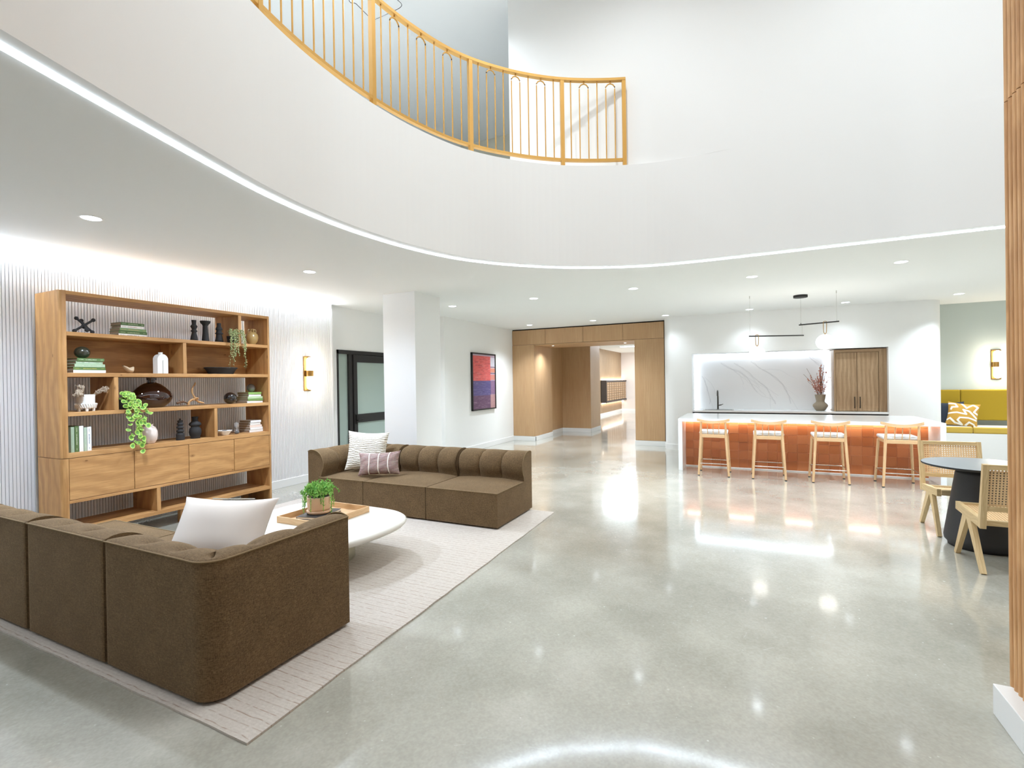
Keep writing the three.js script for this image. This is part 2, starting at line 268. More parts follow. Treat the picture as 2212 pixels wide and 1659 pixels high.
const pathPts = [[-1.2, 3.7], [-1.9, 1.2], [-2.35, 0.1], [-2.655, -0.889], [-2.83, -1.47], [-3.01, -2.10], [-3.12, -2.55], [-3.18, -3.04], [-3.18, -3.59], [-3.09, -4.2], [-2.89, -4.79], [-2.55, -5.28], [-2.11, -5.69], [-1.61, -5.985], [-1.09, -6.18], [-0.56, -6.245], [0, -6.25], [1, -6.248], [2.2, -6.245], [4, -6.245], [6.2, -6.245]];
const edge = curve(pathPts.map(p => [p[0], 0, p[1]])), NE = 220;
edge.arcLengthDivisions = 800;
const edgeP = [...Array(NE + 1).keys()].map(i => { const u = i / NE, p = edge.getPointAt(u), t = edge.getTangentAt(u); return { p: [p.x, p.z], n: [t.z, -t.x], t: [t.x, t.z] }; });
const off = d => edgeP.map(e => [e.p[0] + e.n[0] * d, e.p[1] + e.n[1] * d]);
const opening = d => [...off(d), [6.2, 3.7 + d]];
const outerRect = [[-8.2, 4], [-8.2, -14.2], [6.4, -14.2], [6.4, 4]];
struct('ceiling', slab([[-8.2, 4], [-8.2, -12.6], [6.3, -12.9], [6.3, -6.37], ...off(0.12).slice().reverse().slice(1), [-1.2, 4]], CEIL, CEIL + 0.12), M.ceil);
const band = (d0, d1, y0, y1) => slab([...off(d0), ...off(d1).reverse()], y0, y1);
struct('wall_balcony', band(0, 0.09, CEIL, SLAB), M.white);
struct('floor_upper', slab([[-8.2, 4], [-8.2, -12.6], [6.3, -12.9], [6.3, -6.37], ...off(0.09).slice().reverse().slice(1), [-1.2, 4]], SLAB - 0.1, SLAB), M.white);
struct('wall_upper', span(-2.98, 6.3, SLAB, TOP, -6.25, -6.45), M.white);
struct('wall_upper_far', span(-8.2, 6.3, SLAB, TOP, -9.63, -9.8), M.upperShadeTint);  // greenish cast of the shade is put into this wall colour
struct('wall_upper_left', span(-7.0, -6.8, SLAB, TOP, 4, -9.7), M.white);
struct('ceiling_atrium', span(-8.2, 6.4, TOP, TOP + 0.15, 4, -10), M.ceil);
struct('wall_rear', span(-8.2, 6.4, 0, TOP, 4, 4.15), M.white);
struct('wall_right', span(6.3, 6.45, 0, TOP, 4, -13), M.white);
struct('wall_left_far', span(-8.35, -8.2, 0, TOP, 4, -26), M.white);

// light line let into the ceiling round the opening
for (let s = 0; s < 22; s++) {
  const a = Math.round(s * NE / 22), b = Math.round((s + 1) * NE / 22), o1 = off(0.092).slice(a, b + 1), o2 = off(0.118).slice(a, b + 1).reverse();
  const l = tag(mesh('led_strip', slab([...o1, ...o2], CEIL - 0.014, CEIL + 0.03), M.ledRing ??= glow(COOL, 6)), 'thin glowing line of light set in the ceiling round the curved opening', 'light strip', 'light line round the ceiling opening');
  const m = edgeP[Math.round((a + b) / 2)], c = V(m.p[0] + m.n[0] * 0.105, CEIL - 0.017, m.p[1] + m.n[1] * 0.105), len = Math.hypot(edgeP[b].p[0] - edgeP[a].p[0], edgeP[b].p[1] - edgeP[a].p[1]);
  area(c, c.clone().add(V(0, -1, 0)), len, 0.022, L.ring, COOL, V(m.t[0], 0, m.t[1]));
}

function portalLight(x, z) {
  const t = thing('ceiling_downlight', 'tiny recessed downlight under the timber portal lintel', 'downlight', [x, 2.6, z], 0, 'downlights under the portal lintel');
  mesh('trim_ring', lathe([[0.032, 0.002], [0.033, -0.003], [0.042, -0.004], [0.044, 0.001]], 24), M.trim, t); mesh('lamp_lens', cyl(0.032, 0.032, 0.003, 20, 0, -0.002, 0), glow(WHITE, 7), t);
  spot(V(x, 2.588, z), V(x, 0, z), L.portal, 1.2, WHITE, 0.8, 2);
}
// left wall faced with narrow upright slats
const XW = -6.66;
const wallLeft = structGroup('wall_left');
mesh('backing', span(XW - 0.012, -6.95, 0, CEIL, 4, -6.5), M.flute, wallLeft);
{ const gs = [], g0 = span(0.019, 0.03, 0, 2.9, -0.0108, 0.0108); for (let z = 1.2; z > -6.46; z -= 0.028) gs.push(g0.clone().translate(XW - 0.03, 0.02, z)); const m = mesh('slats', gs, M.flute, wallLeft); m.userData.kind = 'stuff'; }
mesh('end_trim', span(XW - 0.03, XW + 0.004, 0, 2.95, -6.46, -6.5), M.flute, wallLeft);
struct('baseboard_left', rspan(XW, XW + 0.016, 0, 0.125, -4.86, -6.5, 0.004), M.trim);
// light washing the top of that wall from a slot
for (const [z0, z1] of [[1.2, -1.3], [-1.3, -3.9], [-3.9, -6.46]]) {
  tag(mesh('led_strip', span(XW + 0.02, XW + 0.045, CEIL - 0.012, CEIL - 0.001, z0, z1), glow(COOL, 9)), 'cove light strip along the top of the slatted wall', 'light strip', 'cove lights over the slatted wall');
  const zc = (z0 + z1) / 2, p = V(XW + 0.032, CEIL - 0.016, zc); area(p, p.clone().add(V(-0.2, -1, 0)), Math.abs(z1 - z0), 0.02, L.cove, COOL, V(0, 0, 1));
  tag(mesh('led_strip', span(XW - 0.01, XW - 0.001, 2.925, 2.935, z0, z1), glow(COOL, 6)), 'up-light strip resting on the slat tops below the ceiling', 'light strip', 'up-lights on the slat tops');
  const q = V(XW - 0.004, 2.942, zc); area(q, q.clone().add(V(0.8, 1, 0)), Math.abs(z1 - z0), 0.02, L.cove * 0.8, COOL, V(0, 0, 1));
}
// recess with the glazed door
struct('wall_entry', [span(-6.8, -7.0, 0, CEIL, -6.5, -6.73), span(-6.8, -7.0, 2.26, CEIL, -6.73, -8.2), span(-6.8, -7.0, 0, CEIL, -8.2, -9.0), span(-7.3, -7.4, 0, 2.4, -6.4, -8.6)], M.white);
struct('wall_return', span(-6.8, -6.1, 0, CEIL, -8.9, -9.0), M.white);
struct('wall_art', span(-5.87, -6.1, 0, CEIL, -8.88, -12.27), M.white);
struct('baseboard_art', rspan(-5.87, -5.852, 0, 0.125, -8.88, -12.27, 0.004), M.trim);
const door = structGroup('door_1');
mesh('frame', [span(-6.78, -6.9, 0, 2.26, -6.73, -6.76), span(-6.78, -6.9, 2.19, 2.26, -6.73, -8.2), span(-6.78, -6.9, 0, 2.19, -7.02, -7.10), span(-6.78, -6.9, 0, 2.26, -8.16, -8.2)], M.black, door);
mesh('side_pane', span(-6.83, -6.84, 0.02, 2.19, -6.76, -7.02), M.frost, door);
const leaf = mesh('door_leaf', [span(-6.76, -6.82, 0.01, 2.18, -7.12, -7.21), span(-6.76, -6.82, 0.01, 2.18, -8.06, -8.15), span(-6.76, -6.82, 2.04, 2.18, -7.21, -8.06), span(-6.76, -6.82, 0.88, 1.04, -7.21, -8.06), span(-6.76, -6.82, 0.01, 0.2, -7.21, -8.06)], M.black, door);
mesh('door_pane', span(-6.785, -6.795, 1.04, 2.04, -7.21, -8.06), M.frost, leaf); mesh('door_pane', span(-6.785, -6.795, 0.2, 0.88, -7.21, -8.06), M.frost, leaf);
mesh('door_handle', [span(-6.74, -6.76, 0.86, 1.04, -7.15, -7.185), rod(V(-6.76, 0.93, -7.167), V(-6.70, 0.93, -7.167), 0.011), rspan(-6.715, -6.69, 0.92, 0.942, -7.15, -7.29, 0.006)], M.blackMetal, leaf);
tag(mesh('square_column', span(-5.27, -4.645, 0, CEIL, -6.22, -6.91), M.white), 'square white column rising to the ceiling behind the far brown sofa', 'column');

// timber portal into the mail corridor
const PZ = -12.27, portal = structGroup('wall_portal');
const rp = (x0, x1, y0, y1, z0 = PZ, z1 = PZ - 0.02, grain = 'y') => uvBox(rspan(x0, x1, y0, y1, z0, z1, 0.002, 1), grain, rnd() * 3, rnd());
const seams = [-5.87, -4.885, -3.841, -2.806, -1.81];
for (let k = 0; k < 4; k++) mesh('panel', rp(seams[k] + 0.003, seams[k + 1] - 0.003, 2.625, 3.022), M.panel, portal);
mesh('panel', rp(-5.87, -5.225, 0.128, 2.619), M.panel, portal); mesh('panel', rp(-2.52, -1.812, 0.128, 2.619), M.panel, portal);
mesh('carcass', [span(-5.87, -5.27, 0, CEIL, PZ - 0.03, -13.6), span(-2.48, -1.76, 0, CEIL, PZ - 0.03, -13.6), span(-5.87, -1.76, 2.64, CEIL, PZ - 0.03, -13.6)], M.gap, portal);
mesh('panel', rp(-5.25, -5.225, 0.128, 2.6, PZ - 0.02, -13.6), M.panel, portal); mesh('panel', rp(-2.52, -2.495, 0.128, 2.6, PZ - 0.02, -13.6), M.panel, portal);
mesh('panel', uvBox(span(-5.225, -2.52, 2.6, 2.62, PZ - 0.021, -13.6), 'x'), M.panel, portal);
struct('baseboard_portal', [rspan(-5.87, -5.21, 0, 0.122, PZ + 0.012, PZ - 0.05, 0.004), rspan(-5.25, -5.21, 0, 0.122, PZ, -13.6, 0.004), rspan(-2.535, -1.8, 0, 0.122, PZ + 0.012, PZ - 0.05, 0.004), rspan(-2.535, -2.5, 0, 0.122, PZ, -13.6, 0.004)], M.trim);
// corridor behind it
const hall = structGroup('wall_corridor');
mesh('panel', rp(-5.40, -5.38, 0.12, 3.05, -13.6, -14.92), M.panel, hall); mesh('panel', rp(-5.40, -4.44, 0.12, 3.05, -14.92, -14.94), M.panel, hall); mesh('panel', rp(-4.46, -4.44, 0.12, 3.05, -14.94, -16.0), M.panel, hall);
mesh('core', [span(-8.2, -5.4, 0, 3.2, -12.9, -14.95), span(-6.1, -4.46, 0, 3.2, -14.95, -16.0)], M.white, hall);
mesh('panel', rp(-6.0, -5.98, 0.12, 3.2, -16, -26), M.cabinet, hall);
mesh('core', [span(-8.1, -6.0, 0, 3.3, -16, -26), span(-2.46, -2.3, 0, 3.3, -13.6, -26), span(-6, -2.3, 0, 3.3, -25.7, -25.9)], M.white, hall);
mesh('panel', rp(-5.98, -2.46, 0.12, 3.1, -25.68, -25.7), std(0xe8dcd3, 0.6), hall);
struct('baseboard_corridor', [span(-5.38, -5.37, 0, 0.12, -13.6, -14.92), span(-5.38, -4.43, 0, 0.12, -14.905, -14.92), span(-4.44, -4.425, 0, 0.12, -14.905, -16), span(-5.98, -5.96, 0, 0.12, -16, -25.68), span(-5.98, -2.46, 0, 0.12, -25.66, -25.68)], M.trim);
struct('ceiling_corridor', span(-6.1, -2.3, 3.05, 3.2, -13.6, -26), M.ceil);
for (const z of [-18, -21, -24]) {
  tag(mesh('ceiling_light', rspan(-4.9, -3.3, 3.035, 3.05, z - 0.12, z + 0.12, 0.004), glow(WHITE, 9)), 'bright linear ceiling light along the mail corridor', 'ceiling light', 'corridor ceiling lights');
  const p = V(-4.1, 3.03, z); area(p, p.clone().add(V(0, -1, 0)), 1.6, 0.24, L.hall, WHITE, V(1, 0, 0));
}
for (const [x, z] of [[-4.85, -12.75], [-2.9, -12.95]]) portalLight(x, z);
// wall boxes for letters
{ const t = thing('mailbox_unit', 'wall-hung bank of bronze letter boxes in a dark frame down the corridor', 'mailboxes', [-5.96, 0, -23.8]);
  const z0 = 2.15, z1 = -2.05, dark = std(0x4a413b, 0.5), bronze = std(0xb08c66, 0.4, { metalness: 0.2 });
  mesh('frame', [span(0, 0.25, 1.55, 1.62, z0, z1), span(0, 0.25, 0.6, 0.67, z0, z1), span(0, 0.25, 0.67, 1.55, z0, z0 - 0.06), span(0, 0.25, 0.67, 1.55, z1 + 0.12, z1), span(0, 0.2, 0.67, 1.55, z0 - 0.06, z1 + 0.12)], dark, t);
  for (let c = 0; c < 9; c++) { const za = z0 - 0.18 - c * 0.43, gs = []; for (let r = 0; r < 8; r++) gs.push(rspan(0.2, 0.235, 0.685 + r * 0.107, 0.78 + r * 0.107, za, za - 0.36, 0.006, 1)); mesh('door_column', gs, bronze, t).userData.kind = 'stuff'; mesh('lock_plates', [0, 2, 4, 6].map(r => span(0.235, 0.238, 0.72 + r * 0.107, 0.75 + r * 0.107, za - 0.16, za - 0.2)), M.paper, t).userData.kind = 'stuff'; }
  for (const [y, dy] of [[1.64, 1], [0.58, -1]]) { tag(mesh('led_strip', span(-5.95, -5.9, y - 0.008, y + 0.008, -21.7, -25.8), glow(WARM, 7)), dy > 0 ? 'light strip glowing above the letter boxes' : 'light strip glowing below the letter boxes', 'light strip'); const p = V(-5.92, y + dy * 0.012, -23.75); area(p, p.clone().add(V(-0.3, dy, 0)), 4, 0.04, L.mail, WARM, V(0, 0, 1)); }
}

// kitchen wall with its lit recess
const KZ = -11.77;
const NX0 = -1.14, NX1 = 2.47, NY = 2.19;
const soft = g => toCreasedNormals(g, 0.6);
const quarter = (cx, cz, r, a0, a1, n = 10) => [...Array(n + 1).keys()].map(i => { const a = lerp(a0, a1, i / n); return [cx + r * Math.cos(a), cz + r * Math.sin(a)]; });
struct('wall_kitchen_left', soft(slab([[NX0, -12.45], [-1.76, -12.45], ...quarter(-1.5, -12.03, 0.26, Math.PI, Math.PI / 2), [NX0, KZ]], 0, CEIL)), M.white);
struct('wall_kitchen_right', soft(slab([[NX1, KZ], ...quarter(3.03, -12.07, 0.3, Math.PI / 2, 0), [3.33, -12.71], [NX1, -12.71]], 0, CEIL)), M.white);
struct('wall_kitchen_head', span(NX0, NX1, NY, CEIL, KZ, -12.45), M.white);
struct('wall_kitchen_rear', span(-1.76, NX1, 0, CEIL, -12.46, -12.9), M.white);
struct('baseboard_kitchen', soft(slab([[NX0 - 0.02, KZ - 0.1], [-1.775, -12.3], ...[...Array(9).keys()].map(i => { const a = Math.PI - i / 8 * Math.PI / 2; return [-1.5 + 0.275 * Math.cos(a), -12.03 + 0.275 * Math.sin(a)]; }), [NX0 - 0.02, KZ + 0.015]], 0, 0.125)), M.trim);
struct('wall_sage', span(3.33, 6.3, 0, CEIL, -12.71, -12.9), M.sage);

// recessed ceiling downlights on their regular grid
function downlight(x, z, y, r, label, group, power, angle = 1.05, color = WHITE) {
  const t = thing('ceiling_downlight', label, 'downlight', [x, y, z], 0, group);
  mesh('trim_ring', lathe([[r * 0.8, 0.004], [r * 0.82, -0.003], [r, -0.005], [r * 1.04, 0.001]], 28), M.trim, t); mesh('lamp_lens', cyl(r * 0.8, r * 0.8, 0.004, 24, 0, -0.003, 0), M.lens ??= glow(WHITE, 7), t);
  spot(V(x, y - 0.012, z), V(x, 0, z), power, angle, color, 0.9, 3);
}
for (const [x, z] of [[-4.96, -2.2], [-4.98, -4.5], [-4.96, -7.8], [-3.31, -7.8], [-1.6, -7.76], [0.07, -7.72], [1.75, -7.68], [3.4, -7.65], [-4.96, -11.4], [-3.31, -11.4], [-1.64, -11.37], [0.05, -11.35], [1.71, -11.3], [3.37, -11.22], [5.05, -11.2], [5.05, -7.65]])  // next-to-last lamp is unseen, added to brighten the bench and sage wall
  downlight(x, z, CEIL, 0.085, 'small round recessed downlight in the low white ceiling', 'downlights in the low ceiling', x < -4.5 && z > -6 ? L.lounge : z < -11 && x > -2 && x < 3 ? L.row : x > 3 && z < -11 ? L.down * 0.8 : L.down, x < -4.5 && z > -6 ? 1.35 : 1.05, x < -4.5 && z > -6 ? COLD : WHITE);
for (const x of [-1.2, 1.5, 4.0]) for (const z of [-4.6, -3.1, -1.6]) downlight(x, z, TOP, 0.13, 'round recessed downlight in the high ceiling over the opening', 'downlights in the high ceiling', L.atrium, 1.5, SOFT);
for (const [x, z] of [(p => [p.x, p.z])(onY(938, -14, TOP)), [-5.0, -3.6], [-5.0, -1.2]]) downlight(x, z, TOP, 0.11, 'round recessed downlight over the upper landing', 'downlights over the upper landing', L.upper, 1.25);  // all but the first are unseen, added to brighten the landing
// ---------- balcony railing ----------
{ const D = 0.06, at = u => { const p = edge.getPointAt(u), t = edge.getTangentAt(u); return { p: V(p.x + t.z * D, SLAB, p.z - t.x * D), t: V(t.x, 0, t.z) }; };
  const find = (px, lo, hi) => { for (let k = 0; k < 50; k++) { const m = (lo + hi) / 2; toPx(at(m).p)[0] < px ? lo = m : hi = m; } return (lo + hi) / 2; };
  const us = [806, 1017.5, 1216, 1349.5].map(px => find(px, 0.25, 0.62)), step = us[1] - us[0];
  us.unshift(us[0] - step); us.unshift(us[0] - step);
  const t = thing('balcony_railing', 'curved golden metal railing with arched balusters on the balcony edge', 'railing');
  const yB = 4.37, yT = 5.385, sweep = (y, h, w, u0, u1) => { const n = 90, f = (k, v) => { const a = at(lerp(u0, u1, k)), nn = V(a.t.z, 0, -a.t.x), c = [[-w / 2, -h / 2], [w / 2, -h / 2], [w / 2, h / 2], [-w / 2, h / 2], [-w / 2, -h / 2]][Math.round(v * 4)]; const q = a.p.clone().addScaledVector(nn, c[0]); return [q.x, y + c[1], q.z]; }; return toCreasedNormals(grid(n, 4, f), 0.5); };
  const cap = (y, h, w, u) => { const a = at(u); return bar(V(a.p.x, y - h / 2, a.p.z), V(a.p.x, y + h / 2, a.p.z), 0.004, w, 0.004, w, a.t); };
  mesh('top_rail', [sweep(yT - 0.016, 0.032, 0.055, us[0], us[5] + 0.001), cap(yT - 0.016, 0.032, 0.055, us[5] + 0.001)], M.gold, t); mesh('bottom_rail', [sweep(yB, 0.03, 0.045, us[0], us[5] + 0.001), cap(yB, 0.03, 0.045, us[5] + 0.001)], M.gold, t);
  for (const u of us) { const a = at(u); mesh('post', bar(V(a.p.x, SLAB - 0.02, a.p.z), V(a.p.x, yT - 0.02, a.p.z), 0.045, 0.05, 0.045, 0.05, a.t), M.gold, t); }
  for (let k = 0; k < 5; k++) {
    const last = k === 4, n = last ? 7 : 11, pos = i => at(lerp(us[k], us[k + 1], i / n)).p, pat = last ? ['s', 'a', 's', 'a'] : ['s', 'a', 's', 'a', 's', 'a', 's'];
    let i = 1;
    for (const c of pat) {
      if (c === 's') { const p = pos(i); mesh('baluster', rod(V(p.x, yB, p.z), V(p.x, yT - 0.03, p.z), 0.0075), M.gold, t); i += 1; }
      else { const a = pos(i), b = pos(i + 1), r = a.distanceTo(b) / 2, yS = yT - 0.06 - r, pts = [V(a.x, yB, a.z), V(a.x, lerp(yB, yS, 0.5), a.z), V(a.x, yS - 0.02, a.z)]; for (let q = 0; q <= 8; q++) { const th = Math.PI * q / 8, s = (1 - Math.cos(th)) / 2, p = a.clone().lerp(b, s); pts.push(V(p.x, yS + r * Math.sin(th), p.z)); } pts.push(V(b.x, yS - 0.02, b.z), V(b.x, lerp(yB, yS, 0.5), b.z), V(b.x, yB, b.z));
        const m = a.clone().lerp(b, 0.5); mesh('arched_baluster', [tube(pts, 0.0075, 60, 8), rod(V(m.x, yS + r, m.z), V(m.x, yT - 0.02, m.z), 0.008)], M.gold, t); i += 2; }
    }
  }
}
{ const P = (x, y) => onX(x, y, -4.3), pts = [V(P(752, -8).x, TOP, P(752, -8).z), P(752, -8), P(770, 9), P(797, 36), P(806, 42), P(815, 40), P(845, 26), P(862, 18), P(868, 10), P(860, 1), V(P(850, -8).x, P(850, -8).y, P(850, -8).z), V(P(850, -8).x, TOP, P(850, -8).z)];
  tag(mesh('hanging_cable', tube(pts, 0.004, 90, 6), M.black), 'thin dark cable hanging in a loop over the upper landing', 'cable'); }
// ---------- ribbed timber wall at the right edge ----------
{ const g = structGroup('wall_ribbed'), X = 1.125, yJ = onX(2155, 248, X).y;
  mesh('backing', span(X + 0.008, 1.5, 0.145, TOP, -3.09, 3.9), M.slat, g);
  const rib = (y0, y1, k) => { const s = new THREE.Shape(); s.moveTo(0, -0.0185); s.quadraticCurveTo(-0.022, -0.016, -0.022, 0); s.quadraticCurveTo(-0.022, 0.016, 0, 0.0185); s.lineTo(0.01, 0.0185); s.lineTo(0.01, -0.0185); return uvBox(toCreasedNormals(new THREE.ExtrudeGeometry(s, { depth: y1 - y0, bevelEnabled: false, curveSegments: 4 }).rotateX(-Math.PI / 2).translate(0, y0, 0), 0.7), 'y', k * 0.73, k * 0.31); };
  const lows = [0, 1, 2, 3, 4, 5, 6, 7].map(k => rib(0.145, yJ - 0.002, k)), highs = [0, 1, 2, 3, 4, 5, 6, 7].map(k => rib(yJ + 0.002, TOP, k + 3));
  for (let i = 0; i < 90; i++) { const z = -3.10 + 0.04 * i; for (const set of [lows, highs]) { const m = mesh('rib', set[Math.floor(rnd() * 8)], M.slat, g); m.position.set(X, 0, z); } }
  struct('baseboard_right', rspan(1.038, 1.5, 0, 0.145, -3.095, 3.9, 0.004), M.trim);
}
// ---------- framed abstract picture ----------
{ const t = thing('framed_painting', 'abstract painting of coral and violet blocks in a thin black frame', 'painting', [-5.87, 0, 0]);
  const y0 = 0.945, y1 = 2.327, z0 = -9.98, z1 = -11.17, w = 0.028, d = 0.05;
  mesh('frame', [span(0, d, y0, y0 + w, z0, z1), span(0, d, y1 - w, y1, z0, z1), span(0, d, y0, y1, z0, z0 - w), span(0, d, y0, y1, z1 + w, z1)], M.black, t);
  mesh('canvas', new THREE.PlaneGeometry(z0 - z1 - 2 * w, y1 - y0 - 2 * w).rotateY(Math.PI / 2).translate(0.032, (y0 + y1) / 2, (z0 + z1) / 2), std(0xffffff, 0.7, { map: T.painting }), t);
}
// ---------- wall sconces ----------
function sconce(pos, turn, label, group) {
  const t = thing('wall_sconce', label, 'wall light', pos, turn, group);
  const cap = new THREE.CapsuleGeometry(0.062, 0.42, 8, 20);
  mesh('backplate', rspan(-0.075, 0.075, -0.29, 0.29, 0, 0.02, 0.012), M.brass, t);
  mesh('lamp_glass', cap.clone().translate(0, 0, 0.085), M.sconceGlow ??= glow(0xfff4e6, 4.5), t);
  mesh('holder', [new THREE.CylinderGeometry(0.072, 0.072, 0.1, 24, 1, true, Math.PI / 2, Math.PI).rotateY(Math.PI / 2).translate(0, 0, 0.085), span(-0.05, 0.05, -0.05, 0.05, 0, 0.03)], M.brassSheet ??= std(0xb08a4e, 0.3, { metalness: 0.9, side: THREE.DoubleSide }), t);
  for (const dy of [-0.18, 0.18]) { const q = V(0, dy, 0.17).applyAxisAngle(V(0, 1, 0), turn).add(V(...pos)); point(q, L.sconce, 0xfff0de, 3); }
  return t;
}
sconce([XW, 1.81, -5.925], Math.PI / 2, 'brass wall light with a glowing glass capsule on the slatted wall');
sconce([4.36, 1.815, -12.71], 0, 'brass wall light with a glowing glass capsule on the sage wall over the bench');
// ---------- kitchen recess ----------
const BS = -12.42, CTOP = 0.915, CABX = 1.585;
mesh('backsplash', (() => { const g = uvBox(span(NX0, CABX, CTOP, NY, BS, BS - 0.02), 'x', -NX0, -CTOP); return g; })(), phy(0xffffff, 0.2, { map: (() => { T.marble.wrapS = T.marble.wrapT = THREE.RepeatWrapping; T.marble.repeat.set(1 / 2.75, 1 / 1.3); return T.marble; })() })); tag(scene.children.at(-1), 'white marble slab with grey diagonal veins behind the sink', 'backsplash');
{ const t = tag(mesh('back_counter', rspan(NX0 + 0.002, NX1 - 0.002, CTOP - 0.04, CTOP, KZ - 0.005, BS, 0.004), M.quartz), 'pale stone counter running along the lit recess', 'countertop'); }
{ const n = 4, w = (NX1 - NX0 - 0.01) / n; for (let k = 0; k < n; k++) { const t = thing('base_cabinet', 'white base cabinet under the pale back counter', 'cabinet', [NX0 + 0.005 + w * (k + 0.5), 0, KZ - 0.35], 0, 'base cabinets under the back counter'); mesh('carcass', span(-w / 2, w / 2, 0.1, CTOP - 0.045, 0.28, -0.28), M.gap, t); for (const s of [-1, 1]) mesh('door', rspan(s * 0.002, s * (w / 2 - 0.002), 0.1, CTOP - 0.075, 0.281, 0.30, 0.002), M.trim, t); } }
{ const t = thing('tall_cabinet', 'tall oak cupboard with two doors at the right of the marble slab', 'cabinet', [(CABX + NX1) / 2, CTOP, -12.05]);
  const w = (NX1 - CABX) / 2 - 0.003, h = 2.17 - CTOP, f = 0.16, g = (a, gr = 'y') => uvBox(a, gr, rnd() * 2, rnd());
  mesh('carcass', [g(span(-w, w, 0, h, f - 0.03, -0.36))], M.cabinet, t);
  mesh('frame', [g(span(-w, -w + 0.03, 0, h, f, f - 0.03)), g(span(w - 0.13, w, 0, h, f, f - 0.03)), g(span(-w + 0.03, w - 0.13, h - 0.06, h, f, f - 0.03), 'x')], M.cabinet, t);
  const xa = -w + 0.036, xb = w - 0.136, xm = (xa + xb) / 2;
  for (const [a, b, hx] of [[xa, xm - 0.004, xm - 0.045], [xm + 0.004, xb, xm + 0.045]]) { const d = mesh('door', g(rspan(a, b, 0.012, h - 0.066, f - 0.028, f - 0.004, 0.002)), M.cabinet, t); mesh('handle', [rod(V(hx, 0.07, f + 0.028), V(hx, 0.30, f + 0.028), 0.007), rod(V(hx, 0.085, f - 0.01), V(hx, 0.085, f + 0.03), 0.006), rod(V(hx, 0.285, f - 0.01), V(hx, 0.285, f + 0.03), 0.006)], M.blackMetal, d); }
}
{ const p = onZ(1551, 884, -12.2), t = thing('kitchen_faucet', 'dark gunmetal arched faucet on the back counter', 'faucet', [p.x, CTOP, -12.2]);
  mesh('spout', [cyl(0.028, 0.026, 0.012, 20), cyl(0.02, 0.018, 0.3, 16), tube([V(0, 0.28, 0), V(0, 0.38, 0), V(0, 0.425, 0.05), V(0, 0.42, 0.13), V(0, 0.37, 0.16), V(0, 0.31, 0.165)], 0.0155, 30, 12)], M.gunmetal, t);
  mesh('lever', [rod(V(0, 0.09, 0), V(0.075, 0.105, 0), 0.012), rod(V(0.075, 0.105, 0), V(0.11, 0.125, 0), 0.007)], M.gunmetal, t);
  const s = thing('kitchen_sink', 'flat steel sink rim let into the back counter', 'sink', [p.x + 0.02, CTOP, -11.98]); mesh('rim', rspan(-0.32, 0.32, 0, 0.006, -0.18, 0.17, 0.003), M.steel, s); mesh('bowl', rspan(-0.29, 0.29, 0.004, 0.0075, -0.15, 0.14, 0.003), M.gunmetal, s);
}
// light strips round the recess
for (const [a, b, to, len, al, lab] of [[V(NX0 + 0.1, NY - 0.02, BS + 0.03), V(CABX - 0.05, NY - 0.006, BS + 0.06), V(0, -1, -0.25), CABX - NX0 - 0.15, V(1, 0, 0), 'light strip along the top edge of the marble recess'], [V(NX0 + 0.004, CTOP + 0.02, BS + 0.03), V(NX0 + 0.018, NY - 0.03, BS + 0.06), V(1, 0, -0.4), NY - CTOP - 0.1, V(0, 1, 0), 'upright light strip beside the faucet at the recess side'], [V(CABX - 0.018, CTOP + 0.02, BS + 0.03), V(CABX - 0.004, NY - 0.03, BS + 0.06), V(-1, 0, -0.4), NY - CTOP - 0.1, V(0, 1, 0), 'upright light strip between marble slab and oak cupboard']]) {
  tag(mesh('led_strip', span(a.x, b.x, a.y, b.y, a.z, b.z), glow(COOL, 8)), lab, 'light strip'); const c = a.clone().add(b).multiplyScalar(0.5).addScaledVector(to, 0.016); area(c, c.clone().add(to), len, 0.03, L.niche * (al.x ? 1.8 : 0.5), COOL, al);
}
// ---------- vase of dried branches ----------
{ const p = onY(1768, 885, CTOP), t = thing('branch_vase', 'stone-grey waisted vase with dry red branches on the back counter', 'vase', [p.x, CTOP, -12.12]);
  mesh('vase', lathe([[0, 0], [0.075, 0], [0.095, 0.02], [0.135, 0.085], [0.14, 0.11], [0.13, 0.135], [0.085, 0.175], [0.075, 0.2], [0.085, 0.25], [0.098, 0.325], [0.1, 0.34], [0.09, 0.335], [0.07, 0.22], [0, 0.2]], 40), M.taupe, t);
  const stems = [], buds = []; const bud = new THREE.IcosahedronGeometry(1, 0);
  for (let k = 0; k < 26; k++) { const a = rr(0, 6.28), lean = rr(0.05, Math.cos(a) > 0 ? 0.2 : 0.34), h = rr(0.32, 0.66), pts = [V(Math.cos(a) * 0.02, 0.22, Math.sin(a) * 0.02), V(Math.cos(a) * 0.05, 0.34, Math.sin(a) * 0.04), V(Math.cos(a) * lean * 0.55, 0.34 + h * 0.5, Math.sin(a) * lean * 0.3), V(Math.cos(a) * lean, 0.34 + h * (1 - lean * 0.5), Math.sin(a) * lean * 0.5)];
    stems.push(tube(pts, 0.0028, 10, 5)); const c = curve(pts); if (k < 19) for (let b = 0; b < 13; b++) { const q = c.getPoint(rr(0.42, 1)); buds.push(bud.clone().scale(rr(0.008, 0.016), rr(0.008, 0.016), rr(0.008, 0.016)).translate(q.x + rr(-0.022, 0.022), q.y + rr(-0.02, 0.02), q.z + rr(-0.02, 0.02))); } }
  mesh('branches', stems, std(0x7a5645, 0.9), t).userData.kind = 'stuff'; mesh('blossoms', buds, std(0xc08472, 0.9), t).userData.kind = 'stuff';
}
